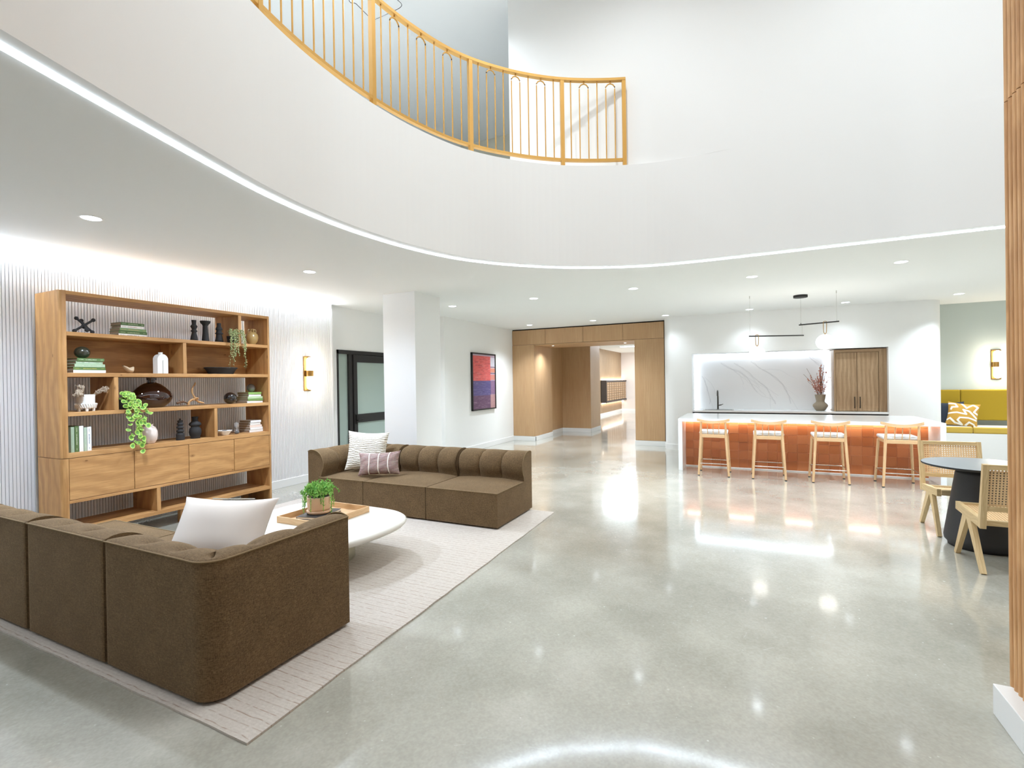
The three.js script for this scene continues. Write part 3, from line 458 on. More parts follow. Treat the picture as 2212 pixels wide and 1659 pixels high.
// ---------- island bar ----------
{ const X0 = -1.13, X1 = 2.595, Z0 = -9.157, Z1 = -10.68, H = 0.922, TZ = -9.69;
  const t = thing('island_bar', 'white waterfall bar counter faced with terracotta tiles', 'kitchen island', [0, 0, 0]);
  mesh('worktop', rspan(X0, X1, H - 0.055, H, Z0, Z1, 0.004), M.quartz, t);
  for (const [a, b] of [[X0, X0 + 0.07], [X1 - 0.07, X1]]) mesh('end_panel', rspan(a, b, 0, H - 0.055, Z0, Z1, 0.004), M.quartz, t);
  mesh('core', span(X0 + 0.07, X1 - 0.07, 0, H - 0.055, TZ + 0.0005, Z1 + 0.03), M.grout, t);
  mesh('plinth', rspan(X0 + 0.07, X1 - 0.07, 0, 0.02, TZ + 0.014, TZ - 0.02, 0.003), M.trim, t);
  const pitch = 0.1525, mats = [0xc47645, 0xbb6e3d, 0xca7f4e, 0xbf7341, 0xb66838].map(c => phy(c, 0.32, { clearcoat: 0.3, clearcoatRoughness: 0.25 })), tile = rspan(-0.0737, 0.0737, -0.0737, 0.0737, -0.006, 0.006, 0.003, 1), cut = {};
  for (let r = 0; r < 6; r++) for (let c = 0; c < 24; c++) {
    const x0 = X0 + 0.073 + c * pitch - (c ? 0.02 : 0), w = c === 0 ? pitch - 0.02 : Math.min(pitch, X1 - 0.073 - x0), y0 = 0.022 + r * pitch, h = Math.min(pitch, H - 0.06 - y0); if (w < 0.02 || h < 0.02) continue;
    const key = w.toFixed(3) + h.toFixed(3), g = w > 0.152 && h > 0.152 ? tile : (cut[key] ??= rspan(-w / 2 + 0.002, w / 2 - 0.002, -h / 2 + 0.002, h / 2 - 0.002, -0.006, 0.006, 0.003, 1));
    const m = mesh('tile', g, mats[Math.floor(rnd() * 5)], t); m.position.set(x0 + w / 2, y0 + h / 2, TZ + rr(-0.0025, 0.0025)); m.rotation.set(rr(-0.018, 0.018), rr(-0.008, 0.008), 0);
  }
  for (const [a, b] of [[X0 + 0.09, 0.7], [0.72, X1 - 0.09]]) { tag(mesh('led_strip', span(a, b, H - 0.067, H - 0.056, TZ + 0.045, TZ + 0.075), glow(0xfff2e8, 7)), 'light strip hidden under the bar worktop over the tiles', 'light strip', 'light strips under the bar worktop'); const p = V((a + b) / 2, H - 0.07, TZ + 0.06); area(p, p.clone().add(V(0, -1, -0.55)), b - a, 0.03, L.bar, 0xfff2e8, V(1, 0, 0)); }
}
// ---------- bar stools ----------
function makeStool() {
  const t = thing('bar_stool', '', 'bar stool', [0, 0, 0], 0, 'stools along the tiled bar');
  const A = a => uvBox(a, 'y', rnd(), rnd());
  const rail = []; for (let k = 0; k <= 12; k++) { const s = k / 6 - 1; rail.push([s * 0.252, 0.898 + 0.04 * s * s, 0.262 - 0.05 * s * s + 0.01]); }
  const rs = curve(rail);
  mesh('top_rail', uvBox(toCreasedNormals(grid(24, 4, (u, v) => { const q = rs.getPoint(u), c = [[-0.014, -0.021], [0.014, -0.021], [0.01, 0.021], [-0.01, 0.021], [-0.014, -0.021]][Math.round(v * 4)]; return [q.x, q.y + c[1], q.z + c[0]]; }), 0.6), 'x'), M.ash, t);
  mesh('rail_end', [box(0.004, 0.04, 0.024, -0.25, 0.938, 0.222), box(0.004, 0.04, 0.024, 0.25, 0.938, 0.222)], M.ash, t);
  for (const s of [-1, 1]) {
    mesh('rear_leg', A(join([rod(V(s * 0.232, 0.012, 0.25), V(s * 0.195, 0.64, 0.21), 0.0165, 0.021, 12), rod(V(s * 0.195, 0.64, 0.21), V(s * 0.188, 0.905, 0.245), 0.021, 0.014, 12)])), M.ash, t);
    mesh('front_leg', A(rod(V(s * 0.236, 0.012, -0.25), V(s * 0.20, 0.66, -0.19), 0.0165, 0.021, 12)), M.ash, t);
  }
  mesh('seat_frame', [uvBox(rspan(-0.2, 0.2, 0.635, 0.69, 0.19, 0.222, 0.006), 'x'), uvBox(rspan(-0.2, 0.2, 0.645, 0.69, -0.21, -0.18, 0.006), 'x'), uvBox(rspan(-0.212, -0.185, 0.645, 0.69, -0.19, 0.2, 0.006), 'z'), uvBox(rspan(0.185, 0.212, 0.645, 0.69, -0.19, 0.2, 0.006), 'z')], M.ash, t);
  mesh('cushion', new RoundedBoxGeometry(0.44, 0.05, 0.43, 4, 0.022).translate(0, 0.714, -0.02), M.cushionGrey, t);
  for (const x of [-0.086, 0, 0.086]) mesh('spindle', rod(V(x, 0.685, 0.212), V(x * 1.02, 0.885, 0.262), 0.0065), M.ash, t);
  for (const [a, b] of [[V(-0.222, 0.205, 0.237), V(0.222, 0.205, 0.237)], [V(-0.226, 0.205, -0.232), V(0.226, 0.205, -0.232)], [V(-0.224, 0.205, 0.237), V(-0.226, 0.205, -0.232)], [V(0.224, 0.205, 0.237), V(0.226, 0.205, -0.232)]]) mesh('foot_bar', rod(a, b, 0.0075), M.steel, t);
  for (const [x, z] of [[-0.232, 0.25], [0.232, 0.25], [-0.236, -0.25], [0.236, -0.25]]) mesh('foot_cap', cyl(0.017, 0.017, 0.012, 12, x, 0, z), M.black, t);
  return t;
}
{ const s = makeStool(); s.position.set(-0.53, 0, -9.035); s.userData.label = 'pale wood bar stool at the end of the bar by the timber portal';
  dup(s, [0.29, 0, -9.035], 0, 'pale wood bar stool, second along the bar from the timber portal'); dup(s, [1.122, 0, -9.035], 0, 'pale wood bar stool, third along the bar from the timber portal'); dup(s, [1.998, 0, -9.035], 0, 'pale wood bar stool behind the cane chair at the round table'); }
// ---------- pendant over the bar ----------
{ const cx = 0.844, cz = -9.9, t = thing('pendant_lamp', 'black two-arm pendant with two glowing white globes over the bar', 'pendant lamp', [cx, CEIL, cz]);
  const w = (a, b, r = 0.0018) => rod(a, b, r, r, 6), A0 = V(-0.027, -0.515, 0), A1 = V(0.525, -0.515, 0.26), B0 = V(-0.815, -0.70, 0.4), B1 = V(0.041, -0.70, 0);
  mesh('canopy', cyl(0.11, 0.11, 0.04, 32, 0, -0.04, 0), M.black, t);
  mesh('arm', [rod(A0, A1, 0.011), rod(V(0, -0.515, 0.012), V(0, -0.485, 0.012), 0.006)], M.black, t); mesh('arm', rod(B0, B1, 0.011), M.black, t);
  mesh('cable', [w(V(0, 0, 0.012), V(0, -0.515, 0.012)), w(V(0.02, -0.515, 0.0), V(0.02, -0.70, 0)), w(V(0.493, 0, 0.245), V(0.493, -0.515, 0.245)), w(V(-0.80, 0, 0.393), V(-0.80, -0.70, 0.393))], M.steel, t);
  mesh('ceiling_anchor', [rod(V(0.493, 0, 0.245), V(0.493, -0.045, 0.245), 0.006), rod(V(-0.80, 0, 0.393), V(-0.80, -0.045, 0.393), 0.006)], M.steel, t);
  for (const [a, b, k, r, dr] of [[A0, A1, 0.66, 0.137, 0.235], [B0, B1, 0.145, 0.128, 0.22]]) {
    const p = a.clone().lerp(b, k), gy = p.y - dr - r * 0.95 + 0.04;
    mesh('hanger_loop', tube([V(p.x - 0.022, p.y + 0.01, p.z), V(p.x, p.y + 0.022, p.z), V(p.x + 0.022, p.y + 0.01, p.z), V(p.x + 0.022, p.y - 0.1, p.z), V(p.x + 0.018, p.y - dr + 0.07, p.z), V(p.x, p.y - dr + 0.05, p.z), V(p.x - 0.018, p.y - dr + 0.07, p.z), V(p.x - 0.022, p.y - 0.1, p.z)], 0.005, 40, 8, true), M.brass, t);
    mesh('stem', rod(V(p.x, p.y - dr + 0.05, p.z), V(p.x, gy + r * 0.86, p.z), 0.009), M.brass, t);
    mesh('globe_lamp', new THREE.SphereGeometry(r, 32, 20).scale(1, 0.93, 1).translate(p.x, gy, p.z), M.globe ??= glow(0xfffaf2, 3), t);
    point(V(cx + p.x, CEIL + gy, cz + p.z), L.globe * 4, 0xfff6ea, 5);
  }
}
// ---------- cushions ----------
function pillowGeo(w, h, t, sag = 0.1, n = 30) {
  const sheet = s => grid(n, n, (a, b) => { const u = a * 2 - 1, v = b * 2 - 1, k = Math.pow(Math.max(0, 1 - Math.pow(Math.abs(u), 3.2)), 0.62) * Math.pow(Math.max(0, 1 - Math.pow(Math.abs(v), 3.2)), 0.62), wr = 1 + 0.07 * Math.sin(u * 5 + v * 3.3 + w * 9) * (1 - k * 0.7); return [s * w / 2 * u * (1 - sag * (1 - v * v)), h / 2 * v * (1 - sag * (1 - u * u)), s * (t / 2) * k * wr]; });
  const a = sheet(1), b = sheet(-1); return join([a, b]);
}
function pillow(name, label, pos, rot, [w, h, t], mat, extra) {
  const o = thing(name, label, 'cushion', pos); o.rotation.set(...rot, 'YXZ');
  mesh('cover', pillowGeo(w, h, t), mat, o); if (extra) extra(o, w, h, t); return o;
}
// ---------- banquette ----------
{ const zb = -12.58, zf = -12.1, t = thing('banquette_bench', 'built-in white bench with olive velvet back pads below the sage wall', 'bench', [3.34, 0, -12.7]);
  const len = 2.9, yS = 0.64;
  mesh('base', span(0, len, 0, 0.51, 0.6, 0.02), M.trim, t);
  const xs = [0, onZ(2075, 880, zb).x - 3.34, 1.45, 2.2, len];
  for (let k = 0; k < 4; k++) mesh('back_pad', new RoundedBoxGeometry(xs[k + 1] - xs[k] - 0.004, 0.6, 0.12, 3, 0.025).translate((xs[k] + xs[k + 1]) / 2, 1.03, 0.07), M.mustard, t);
  const xc = onZ(2103, 928, zf).x - 3.34;
  for (const [a, b] of [[0, xc], [xc, xc + 1.0], [xc + 1.0, len]]) { const s = mesh('seat_pad', new RoundedBoxGeometry(b - a - 0.006, 0.12, 0.46, 3, 0.025).translate((a + b) / 2, 0.57, 0.37), M.mustardSeat, t); mesh('seat_sheen', rspan(a + 0.015, b - 0.015, 0.62, 0.637, 0.14, 0.57, 0.008), M.benchSheen, s); }  // pale slab paints the whitish sheen on top of the mustard velvet
  pillow('throw_pillow', 'ochre cushion with white zigzag lines on the bench', [3.72, 0.855, -12.27], [-0.28, -0.25, -0.12], [0.47, 0.47, 0.17], std(0xffffff, 0.9, { map: T.squiggle }));
  pillow('throw_pillow', 'plain navy cushion behind the ochre one on the bench', [3.61, 0.865, -12.455], [-0.2, 0.1, 0.05], [0.46, 0.46, 0.15], M.navy);
}
// ---------- round table ----------
{ const t = thing('round_table', 'round grey-topped table on a black conical pedestal', 'table', [1.97, 0, -6.06]);
  mesh('top', lathe([[0, 0.757], [0.42, 0.757], [0.436, 0.763], [0.44, 0.772], [0.436, 0.779], [0, 0.78]], 64), std(0x7d8386, 0.32), t); mesh('edge_band', lathe([[0.42, 0.7565], [0.4375, 0.7625], [0.4415, 0.7715], [0.438, 0.778]], 64), M.black, t);
  mesh('pedestal', lathe([[0, 0], [0.245, 0], [0.25, 0.025], [0.272, 0.05], [0.276, 0.085], [0.188, 0.69], [0.182, 0.705], [0.168, 0.708], [0.165, 0.757], [0, 0.757]], 56), std(0x2b2a2a, 0.6), t);
}
// ---------- cane chairs ----------
function caneGeo(w, h, at, pitch = 0.021, sw = 0.0122) {                         // woven strips with small square holes, mapped by at(u,v,n)
  const gs = []; const strip = (u0, v0, u1, v1, n) => { const q = [at(u0, v0, n), at(u1, v0, n), at(u1, v1, n), at(u0, v1, n), at(u0, v0, n - 0.002), at(u1, v0, n - 0.002), at(u1, v1, n - 0.002), at(u0, v1, n - 0.002)]; const g = new THREE.BufferGeometry(); g.setAttribute('position', new THREE.Float32BufferAttribute(q.flatMap(p => [p.x, p.y, p.z]), 3)); g.setIndex([0, 1, 2, 0, 2, 3, 4, 6, 5, 4, 7, 6, 0, 4, 5, 0, 5, 1, 3, 2, 6, 3, 6, 7]); gs.push(flat(g)); };
  for (let u = -w / 2; u <= w / 2 - sw + 1e-6; u += pitch) strip(u, -h / 2, u + sw, h / 2, 0.001);
  for (let v = -h / 2; v <= h / 2 - sw + 1e-6; v += pitch) strip(-w / 2, v, w / 2, v + sw, -0.001);
  const g = mergeGeometries(gs); g.computeVertexNormals(); return g;
}
function makeCaneChair() {                                                       // faces -z, back at +z
  const t = thing('cane_chair', '', 'chair', [0, 0, 0], 0, 'cane chairs at the round table'), P = g => uvBox(g, 'y', rnd(), rnd());
  for (const s of [-1, 1]) {
    const x = s * 0.245;
    mesh('side_rail', uvBox(bar(V(x, 0.44, -0.27), V(x, 0.405, 0.25), 0.035, 0.07, 0.035, 0.07, V(1, 0, 0)), 'z'), M.pale, t);
    mesh('front_leg', P(bar(V(x + s * 0.005, 0, -0.285), V(x, 0.41, -0.06), 0.034, 0.04, 0.034, 0.085)), M.pale, t); mesh('rear_leg', P(bar(V(x + s * 0.005, 0, 0.275), V(x, 0.41, 0.0), 0.034, 0.04, 0.034, 0.085)), M.pale, t);
    mesh('back_post', P(bar(V(x, 0.37, 0.235), V(x, 0.90, 0.315), 0.04, 0.05, 0.038, 0.032)), M.pale, t);
  }
  mesh('seat_rail', uvBox(rspan(-0.23, 0.23, 0.415, 0.47, -0.28, -0.235, 0.005), 'x'), M.pale, t); mesh('seat_rail', uvBox(rspan(-0.23, 0.23, 0.385, 0.43, 0.18, 0.225, 0.005), 'x'), M.pale, t);
  mesh('cane_seat', caneGeo(0.46, 0.42, (u, v, n) => V(u, 0.452 - 0.035 * (v + 0.21) / 0.42 + n, v - 0.027)), M.cane, t);
  const yb = y => 0.235 + 0.08 * (y - 0.37) / 0.53;
  mesh('back_rail', uvBox(bar(V(-0.23, 0.878, yb(0.878)), V(0.23, 0.878, yb(0.878)), 0.04, 0.03, 0.04, 0.03, V(0, 1, 0)), 'x'), M.pale, t); mesh('back_rail', uvBox(bar(V(-0.23, 0.535, yb(0.535)), V(0.23, 0.535, yb(0.535)), 0.04, 0.03, 0.04, 0.03, V(0, 1, 0)), 'x'), M.pale, t);
  mesh('cane_back', caneGeo(0.46, 0.33, (u, v, n) => V(u, 0.707 + v, yb(0.707 + v) + n)), M.cane, t);
  return t;
}
{ const c = makeCaneChair(); c.position.set(1.955, 0, -5.5); c.userData.label = 'cane-backed wooden chair with its back to the ribbed timber wall side';
  dup(c, [1.965, 0, -6.56], Math.PI, 'cane-backed wooden chair on the bar side of the round table'); }
// ---------- rug ----------
{ const q = [[-2.054, -1.46], [-2.16, -5.646], [-5.75, -5.63], [-5.7, -1.46]], pts = [];
  for (let k = 0; k < 4; k++) { const a = q[k], b = q[(k + 1) % 4]; for (let i = 0; i < 30; i++) pts.push([lerp(a[0], b[0], i / 30) + rr(-0.004, 0.004), lerp(a[1], b[1], i / 30) + rr(-0.004, 0.004)]); }
  tag(mesh('area_rug', uvBox(slab(pts, 0.0005, 0.012), 'x'), M.rug), 'cream woven rug with thin broken brown lines under the seating', 'rug');
}
// ---------- modular sofas ----------
const RY = 0.012;
const PROF = [[0, 0.02], [0, 0.30], [0, 0.60], [0, 0.718], [0.004, 0.726], [0.05, 0.742], [0.11, 0.742], [0.17, 0.725], [0.225, 0.688], [0.262, 0.63], [0.276, 0.565], [0.268, 0.50], [0.245, 0.445], [0.235, 0.40], [0.235, 0.30]];
const profCurve = (() => { const c = new THREE.CatmullRomCurve3(PROF.slice(4).map(p => V(p[0], p[1], 0)), false, 'catmullrom', 0.5), o = PROF.slice(0, 4).map(p => [...p]); for (let i = 0; i <= 26; i++) { const q = c.getPoint(i / 26); o.push([q.x, q.y]); } return o; })();
function rollBack(stations, seamsAt, mapAt, ends = []) {              // stations: distances along the back; mapAt(s,d) -> [x,z]
  const np = profCurve.length, pos = [], uv = [], idx = []; let L0 = [0]; for (let j = 1; j < np; j++) L0.push(L0[j - 1] + Math.hypot(profCurve[j][0] - profCurve[j - 1][0], profCurve[j][1] - profCurve[j - 1][1]));
  stations.forEach((s) => { let g = 0, e = 0; { let a = -1e9, b = 1e9; for (const m of seamsAt) { if (m <= s) a = Math.max(a, m); if (m >= s) b = Math.min(b, m); } if (b - a < 1e-6) g = 1; else if (b - a < 2) { const q = clamp(Math.abs((s - a) / (b - a) * 2 - 1)); g = 1 - Math.sqrt(Math.max(0, 1 - Math.pow(q, 2.3))); } } for (const m of ends) e = Math.max(e, Math.exp(-Math.pow((s - m) / 0.012, 2)));
    profCurve.forEach(([d, y], j) => { let dd = d, yy = y; if (j > 4) { const w = clamp((j - 5) / 3), cx = 0.12, cy = 0.55, dx = d - cx, dy = y - cy, r = Math.hypot(dx, dy), m = 0.046 * g * w + 0.006 * e; dd = d - dx / r * m; yy = y - dy / r * m; } else dd = d + 0.012 * e; const [x, z] = mapAt(s, dd); pos.push(x, yy, z); uv.push(s, L0[j]); }); });
  for (let i = 0; i < stations.length - 1; i++) for (let j = 0; j < np - 1; j++) { const a = i * np + j, b = a + 1, c = a + np, d = c + 1; idx.push(a, c, b, b, c, d); }
  const g = new THREE.BufferGeometry(); g.setAttribute('position', new THREE.Float32BufferAttribute(pos, 3)); g.setAttribute('uv', new THREE.Float32BufferAttribute(uv, 2)); g.setIndex(idx); g.computeVertexNormals();
  const caps = [0, stations.length - 1].map(k => { const sh = outline(profCurve), c = new THREE.ShapeGeometry(sh), p = c.attributes.position; for (let i = 0; i < p.count; i++) { const d = p.getX(i), y = p.getY(i), [x, z] = mapAt(stations[k], d); c.attributes.uv.setXY(i, d, y); p.setXYZ(i, x, y, z); } const f = flat(c); f.computeVertexNormals(); return f; });
  return join([toCreasedNormals(g, 0.9), ...caps]);
}
const seatGeo = (x0, x1, z0, z1) => { const w = x1 - x0, d = z1 - z0, g = new THREE.BoxGeometry(w, 0.37, d, 14, 6, 14), p = g.attributes.position; for (let i = 0; i < p.count; i++) { const u = p.getX(i) / w * 2, v = p.getZ(i) / d * 2, top = p.getY(i) > 0.18; if (top) p.setY(i, p.getY(i) + 0.028 * (1 - Math.pow(Math.abs(u), 3)) * (1 - Math.pow(Math.abs(v), 3))); else { const k = Math.pow(Math.max(Math.abs(u), Math.abs(v)), 20) * 0.006 * Math.cos(p.getY(i) / 0.185 * 1.57); p.setX(i, p.getX(i) * (1 + k)); p.setZ(i, p.getZ(i) * (1 + k)); } } g.translate((x0 + x1) / 2, 0.205, (z0 + z1) / 2); return uvBox(toCreasedNormals(g, 0.7), 'x', rnd(), rnd()); };
const frange = (a, b, n) => [...Array(n + 1).keys()].map(i => lerp(a, b, i / n));
function makeSofa(name, label) {                              // corner at local x = 0, back along z = -0.95, faces +z
  const t = thing(name, label, 'sofa', [0, 0, 0], 0, 'brown modular sofas'), W = 0.95, g = 0.007, Dp = 0.95, rc = 0.12;
  for (let k = 0; k < 3; k++) {
    const x0 = k * W + g, x1 = (k + 1) * W - g, m = new THREE.Group(); m.name = k ? 'seat_module' : 'corner_module'; t.add(m);
    if (k) {
      mesh('backrest', rollBack(frange(x0, x1, 60), [x0 - 0.001, x0 + (x1 - x0) / 3, x0 + (x1 - x0) * 2 / 3, x1 + (k === 2 ? 0.06 : 0.001)], (s, d) => [s, -Dp + d], k === 2 ? [x0] : [x0, x1]), M.fabric, m);
      mesh('seat', seatGeo(x0, x1, -Dp + 0.012, 0), M.fabric, m);
      mesh('piping', [tube([V(x0, 0.392, 0.001), V(x1, 0.392, 0.001)], 0.004, 4, 6), tube([V(x0, 0.724, -Dp), V(x1, 0.724, -Dp)], 0.005, 4, 6), ...(k === 2 ? [tube([V(x1, 0.392, 0), V(x1, 0.392, -0.66)], 0.004, 4, 6), tube(profCurve.slice(3, -6).map(p => V(x1, p[1], -Dp + p[0])), 0.004, 30, 6)] : [])], M.piping, m);
    } else {
      // arm along local x = 0, rounded outer corner, then the back
      const arm = Dp - rc, arcL = rc * Math.PI / 2, total = arm + arcL + W - rc - g;
      const map = (s, d) => {
        if (s < arm) return [d + g, Math.max(-s, -(Dp - d))];
        if (s < arm + arcL) { const a = (s - arm) / rc, r = Math.max(0, rc - d); return d < rc ? [g + rc - r * Math.cos(a), -(Dp - rc) - r * Math.sin(a)] : [g + d, -(Dp - d)]; }
        return [Math.max(g + rc + (s - arm - arcL), g + d), -Dp + d];
      };
      const st = [...frange(0, arm - 0.004, 50), ...frange(arm, arm + arcL, 14), ...frange(arm + arcL + 0.004, total, 50)];
      const sm = [-0.06, W / 3, W * 2 / 3, arm + arcL / 2, arm + arcL + W / 3 - rc + 0.04, arm + arcL + W * 2 / 3 - rc + 0.02, total + 0.001];
      mesh('backrest', rollBack(st, sm, map, [total]), M.fabric, m);
      mesh('seat', seatGeo(g + 0.2, x1, -Dp + 0.2, 0), M.fabric, m);
      mesh('arm_base', uvBox(rspan(g + 0.001, g + 0.24, 0.02, 0.40, -0.6, -0.001, 0.004), 'x'), M.fabric, m);
      mesh('piping', [tube([V(0.2, 0.392, 0.001), V(x1, 0.392, 0.001)], 0.004, 4, 6), tube(frange(0, total, 60).map(s => { const [x, z] = map(s, 0); return V(x, 0.724, z); }), 0.005, 80, 6), tube(profCurve.slice(3, -8).map(p => V(g + p[0], p[1], 0.001)), 0.004, 30, 6)], M.piping, m);
    }
  }
  return t;
}
{ const s = makeSofa('modular_sofa', 'brown channel-back sofa standing before the white column'); s.position.set(-5.31, RY, -4.715);
  dup(s, [-2.41, RY, -2.47], Math.PI, 'brown channel-back sofa turned away, with a cream cushion in its corner'); }
pillow('throw_pillow', 'cream knitted square cushion in the corner of the far sofa', [-4.72, 0.70, -5.2], [-0.22, 0.5, -0.06], [0.56, 0.54, 0.2], M.cream);
pillow('throw_pillow', 'oblong cushion with dark red stripes on the far sofa', [-4.33, 0.585, -4.99], [-0.28, 0.36, 0.05], [0.56, 0.3, 0.16], std(0xffffff, 0.9, { map: T.stripe }));
pillow('throw_pillow', 'cream linen cushion with a zip edge on the near sofa', [-3.23, 0.635, -2.13], [-0.55, 0.34, 0.0], [0.70, 0.48, 0.22], M.linen, (o, w, h) => mesh('zip', tube([V(-w * 0.2, h * 0.47, 0.006), V(0, h * 0.465, 0.01), V(w * 0.25, h * 0.475, 0.006)], 0.004, 12, 6), std(0xb7b3a6, 0.8), o));
tag(mesh('magazine', [rspan(-0.13, 0.13, 0, 0.006, -0.09, 0.09, 0.002)].map(g => g.rotateY(0.4).translate(-3.72, 0.442 + RY, -2.02)), std(0xece6e2, 0.5)), 'white leaflet lying on the near sofa seat', 'magazine');
// ---------- coffee table ----------
{ const t = thing('coffee_table', 'white pebble-shaped coffee table with a thick rounded rim', 'coffee table', [0, 0, 0]);
  const o = curve([[-4.30, 0, -3.15], [-4.37, 0, -3.55], [-4.27, 0, -3.80], [-3.92, 0, -3.90], [-3.5, 0, -3.92], [-3.1, 0, -3.87], [-2.87, 0, -3.65], [-2.83, 0, -3.25], [-2.93, 0, -2.88], [-3.25, 0, -2.66], [-3.7, 0, -2.66], [-4.1, 0, -2.82]], true), c = V(-3.6, 0, -3.3);
  const sec = [[0, 0.29], [0.9, 0.29], [0.965, 0.3], [0.99, 0.318], [1, 0.335], [0.994, 0.35], [0.975, 0.36], [0.94, 0.363], [0, 0.363]];
  mesh('top', toCreasedNormals(grid(72, 8, (u, v) => { const p = o.getPoint(u % 1), [k, y] = sec[Math.round(v * 8)]; return [c.x + (p.x - c.x) * k, y, c.z + (p.z - c.z) * k]; }), 0.8), M.stone, t);
  mesh('pedestal', lathe([[0, RY], [0.34, RY], [0.335, 0.2], [0.33, 0.29], [0, 0.29]], 48).translate(-3.62, 0, -3.3), std(0xe2ddc4, 0.5), t);
}
const TY = 0.363;
{ const t = thing('wooden_tray', 'shallow pale wood tray on the white coffee table', 'tray', [-3.63, TY, -3.41], 0), w = 0.27, d = 0.31, P = (g, a) => uvBox(g, a, rnd(), rnd());
  mesh('base', P(rspan(-w, w, 0.001, 0.008, -d, d, 0.002), 'z'), M.ash, t);
  for (const s of [-1, 1]) { mesh('side', P(rspan(s * w, s * (w - 0.012), 0.002, 0.06, -d, d, 0.003), 'z'), M.ash, t); mesh('end', P(rspan(-w + 0.012, w - 0.012, 0.002, 0.06, s * d, s * (d - 0.012), 0.003), 'x'), M.ash, t); } }
{ const b = (name, label, x, z, w, d, y, h, turn, c) => { const t = thing(name, label, 'book', [x, y, z], turn); mesh('cover', [rspan(-w, w, 0, 0.004, -d, d, 0.002, 1), rspan(-w, w, h - 0.004, h, -d, d, 0.002, 1), rspan(-w, -w + 0.004, 0, h, -d, d, 0.002, 1)], c, t); mesh('pages', span(-w + 0.004, w - 0.006, 0.004, h - 0.004, -d + 0.006, d - 0.006), M.ceramicWhite, t); };
  b('book', 'white book under the plant pot in the tray', -3.71, -3.42, 0.13, 0.17, TY + 0.009, 0.026, 0.25, std(0x3a3634, 0.6)); }
{ const t = thing('potted_plant', 'feathery green plant in a pale clay pot on the tray', 'plant', [-3.71, TY + 0.036, -3.42]);
  mesh('pot', lathe([[0, 0.018], [0.085, 0.018], [0.105, 0.05], [0.112, 0.15], [0.108, 0.16], [0.1, 0.155], [0.095, 0.06], [0, 0.05]], 40), M.terracotta, t); mesh('saucer', lathe([[0, 0], [0.1, 0], [0.112, 0.012], [0.115, 0.03], [0.108, 0.03], [0.1, 0.018], [0, 0.018]], 40), M.terracotta, t); mesh('soil', cyl(0.098, 0.098, 0.005, 24, 0, 0.138, 0), M.soil, t);
  const leaf = new THREE.ConeGeometry(0.005, 0.03, 4), cols = [0x5d9a3c, 0x7ab44c, 0x9ac862].map(c => std(c, 0.7)), sets = [[], [], []], stems = [];
  for (let k = 0; k < 70; k++) { const a = rr(0, 6.28), reach = rr(0.05, 0.19), drop = rr(-0.16, 0.1), hgt = rr(0.05, 0.13), pts = [V(Math.cos(a) * 0.05, 0.14, Math.sin(a) * 0.05), V(Math.cos(a) * reach * 0.6, 0.16 + hgt, Math.sin(a) * reach * 0.6), V(Math.cos(a) * reach * 0.95, 0.15 + hgt * 0.7 + Math.min(0, drop) * 0.2, Math.sin(a) * reach * 0.95), V(Math.cos(a) * Math.max(reach, 0.125), 0.15 + (reach > 0.11 ? drop * 0.9 : hgt), Math.sin(a) * Math.max(reach, 0.125))], c = curve(pts); stems.push(tube(pts, 0.0016, 8, 4));
    for (let j = 0; j < 22; j++) { const q = c.getPoint(0.25 + 0.75 * j / 22); sets[Math.floor(rnd() * 3)].push(leaf.clone().translate(0, 0.013, 0).rotateX(rr(-1.1, 1.1)).rotateZ(rr(-1.1, 1.1)).translate(q.x, q.y, q.z)); } }
  mesh('stems', stems, cols[0], t).userData.kind = 'stuff'; sets.forEach((s, i) => mesh('foliage', s, cols[i], t).userData.kind = 'stuff');
}
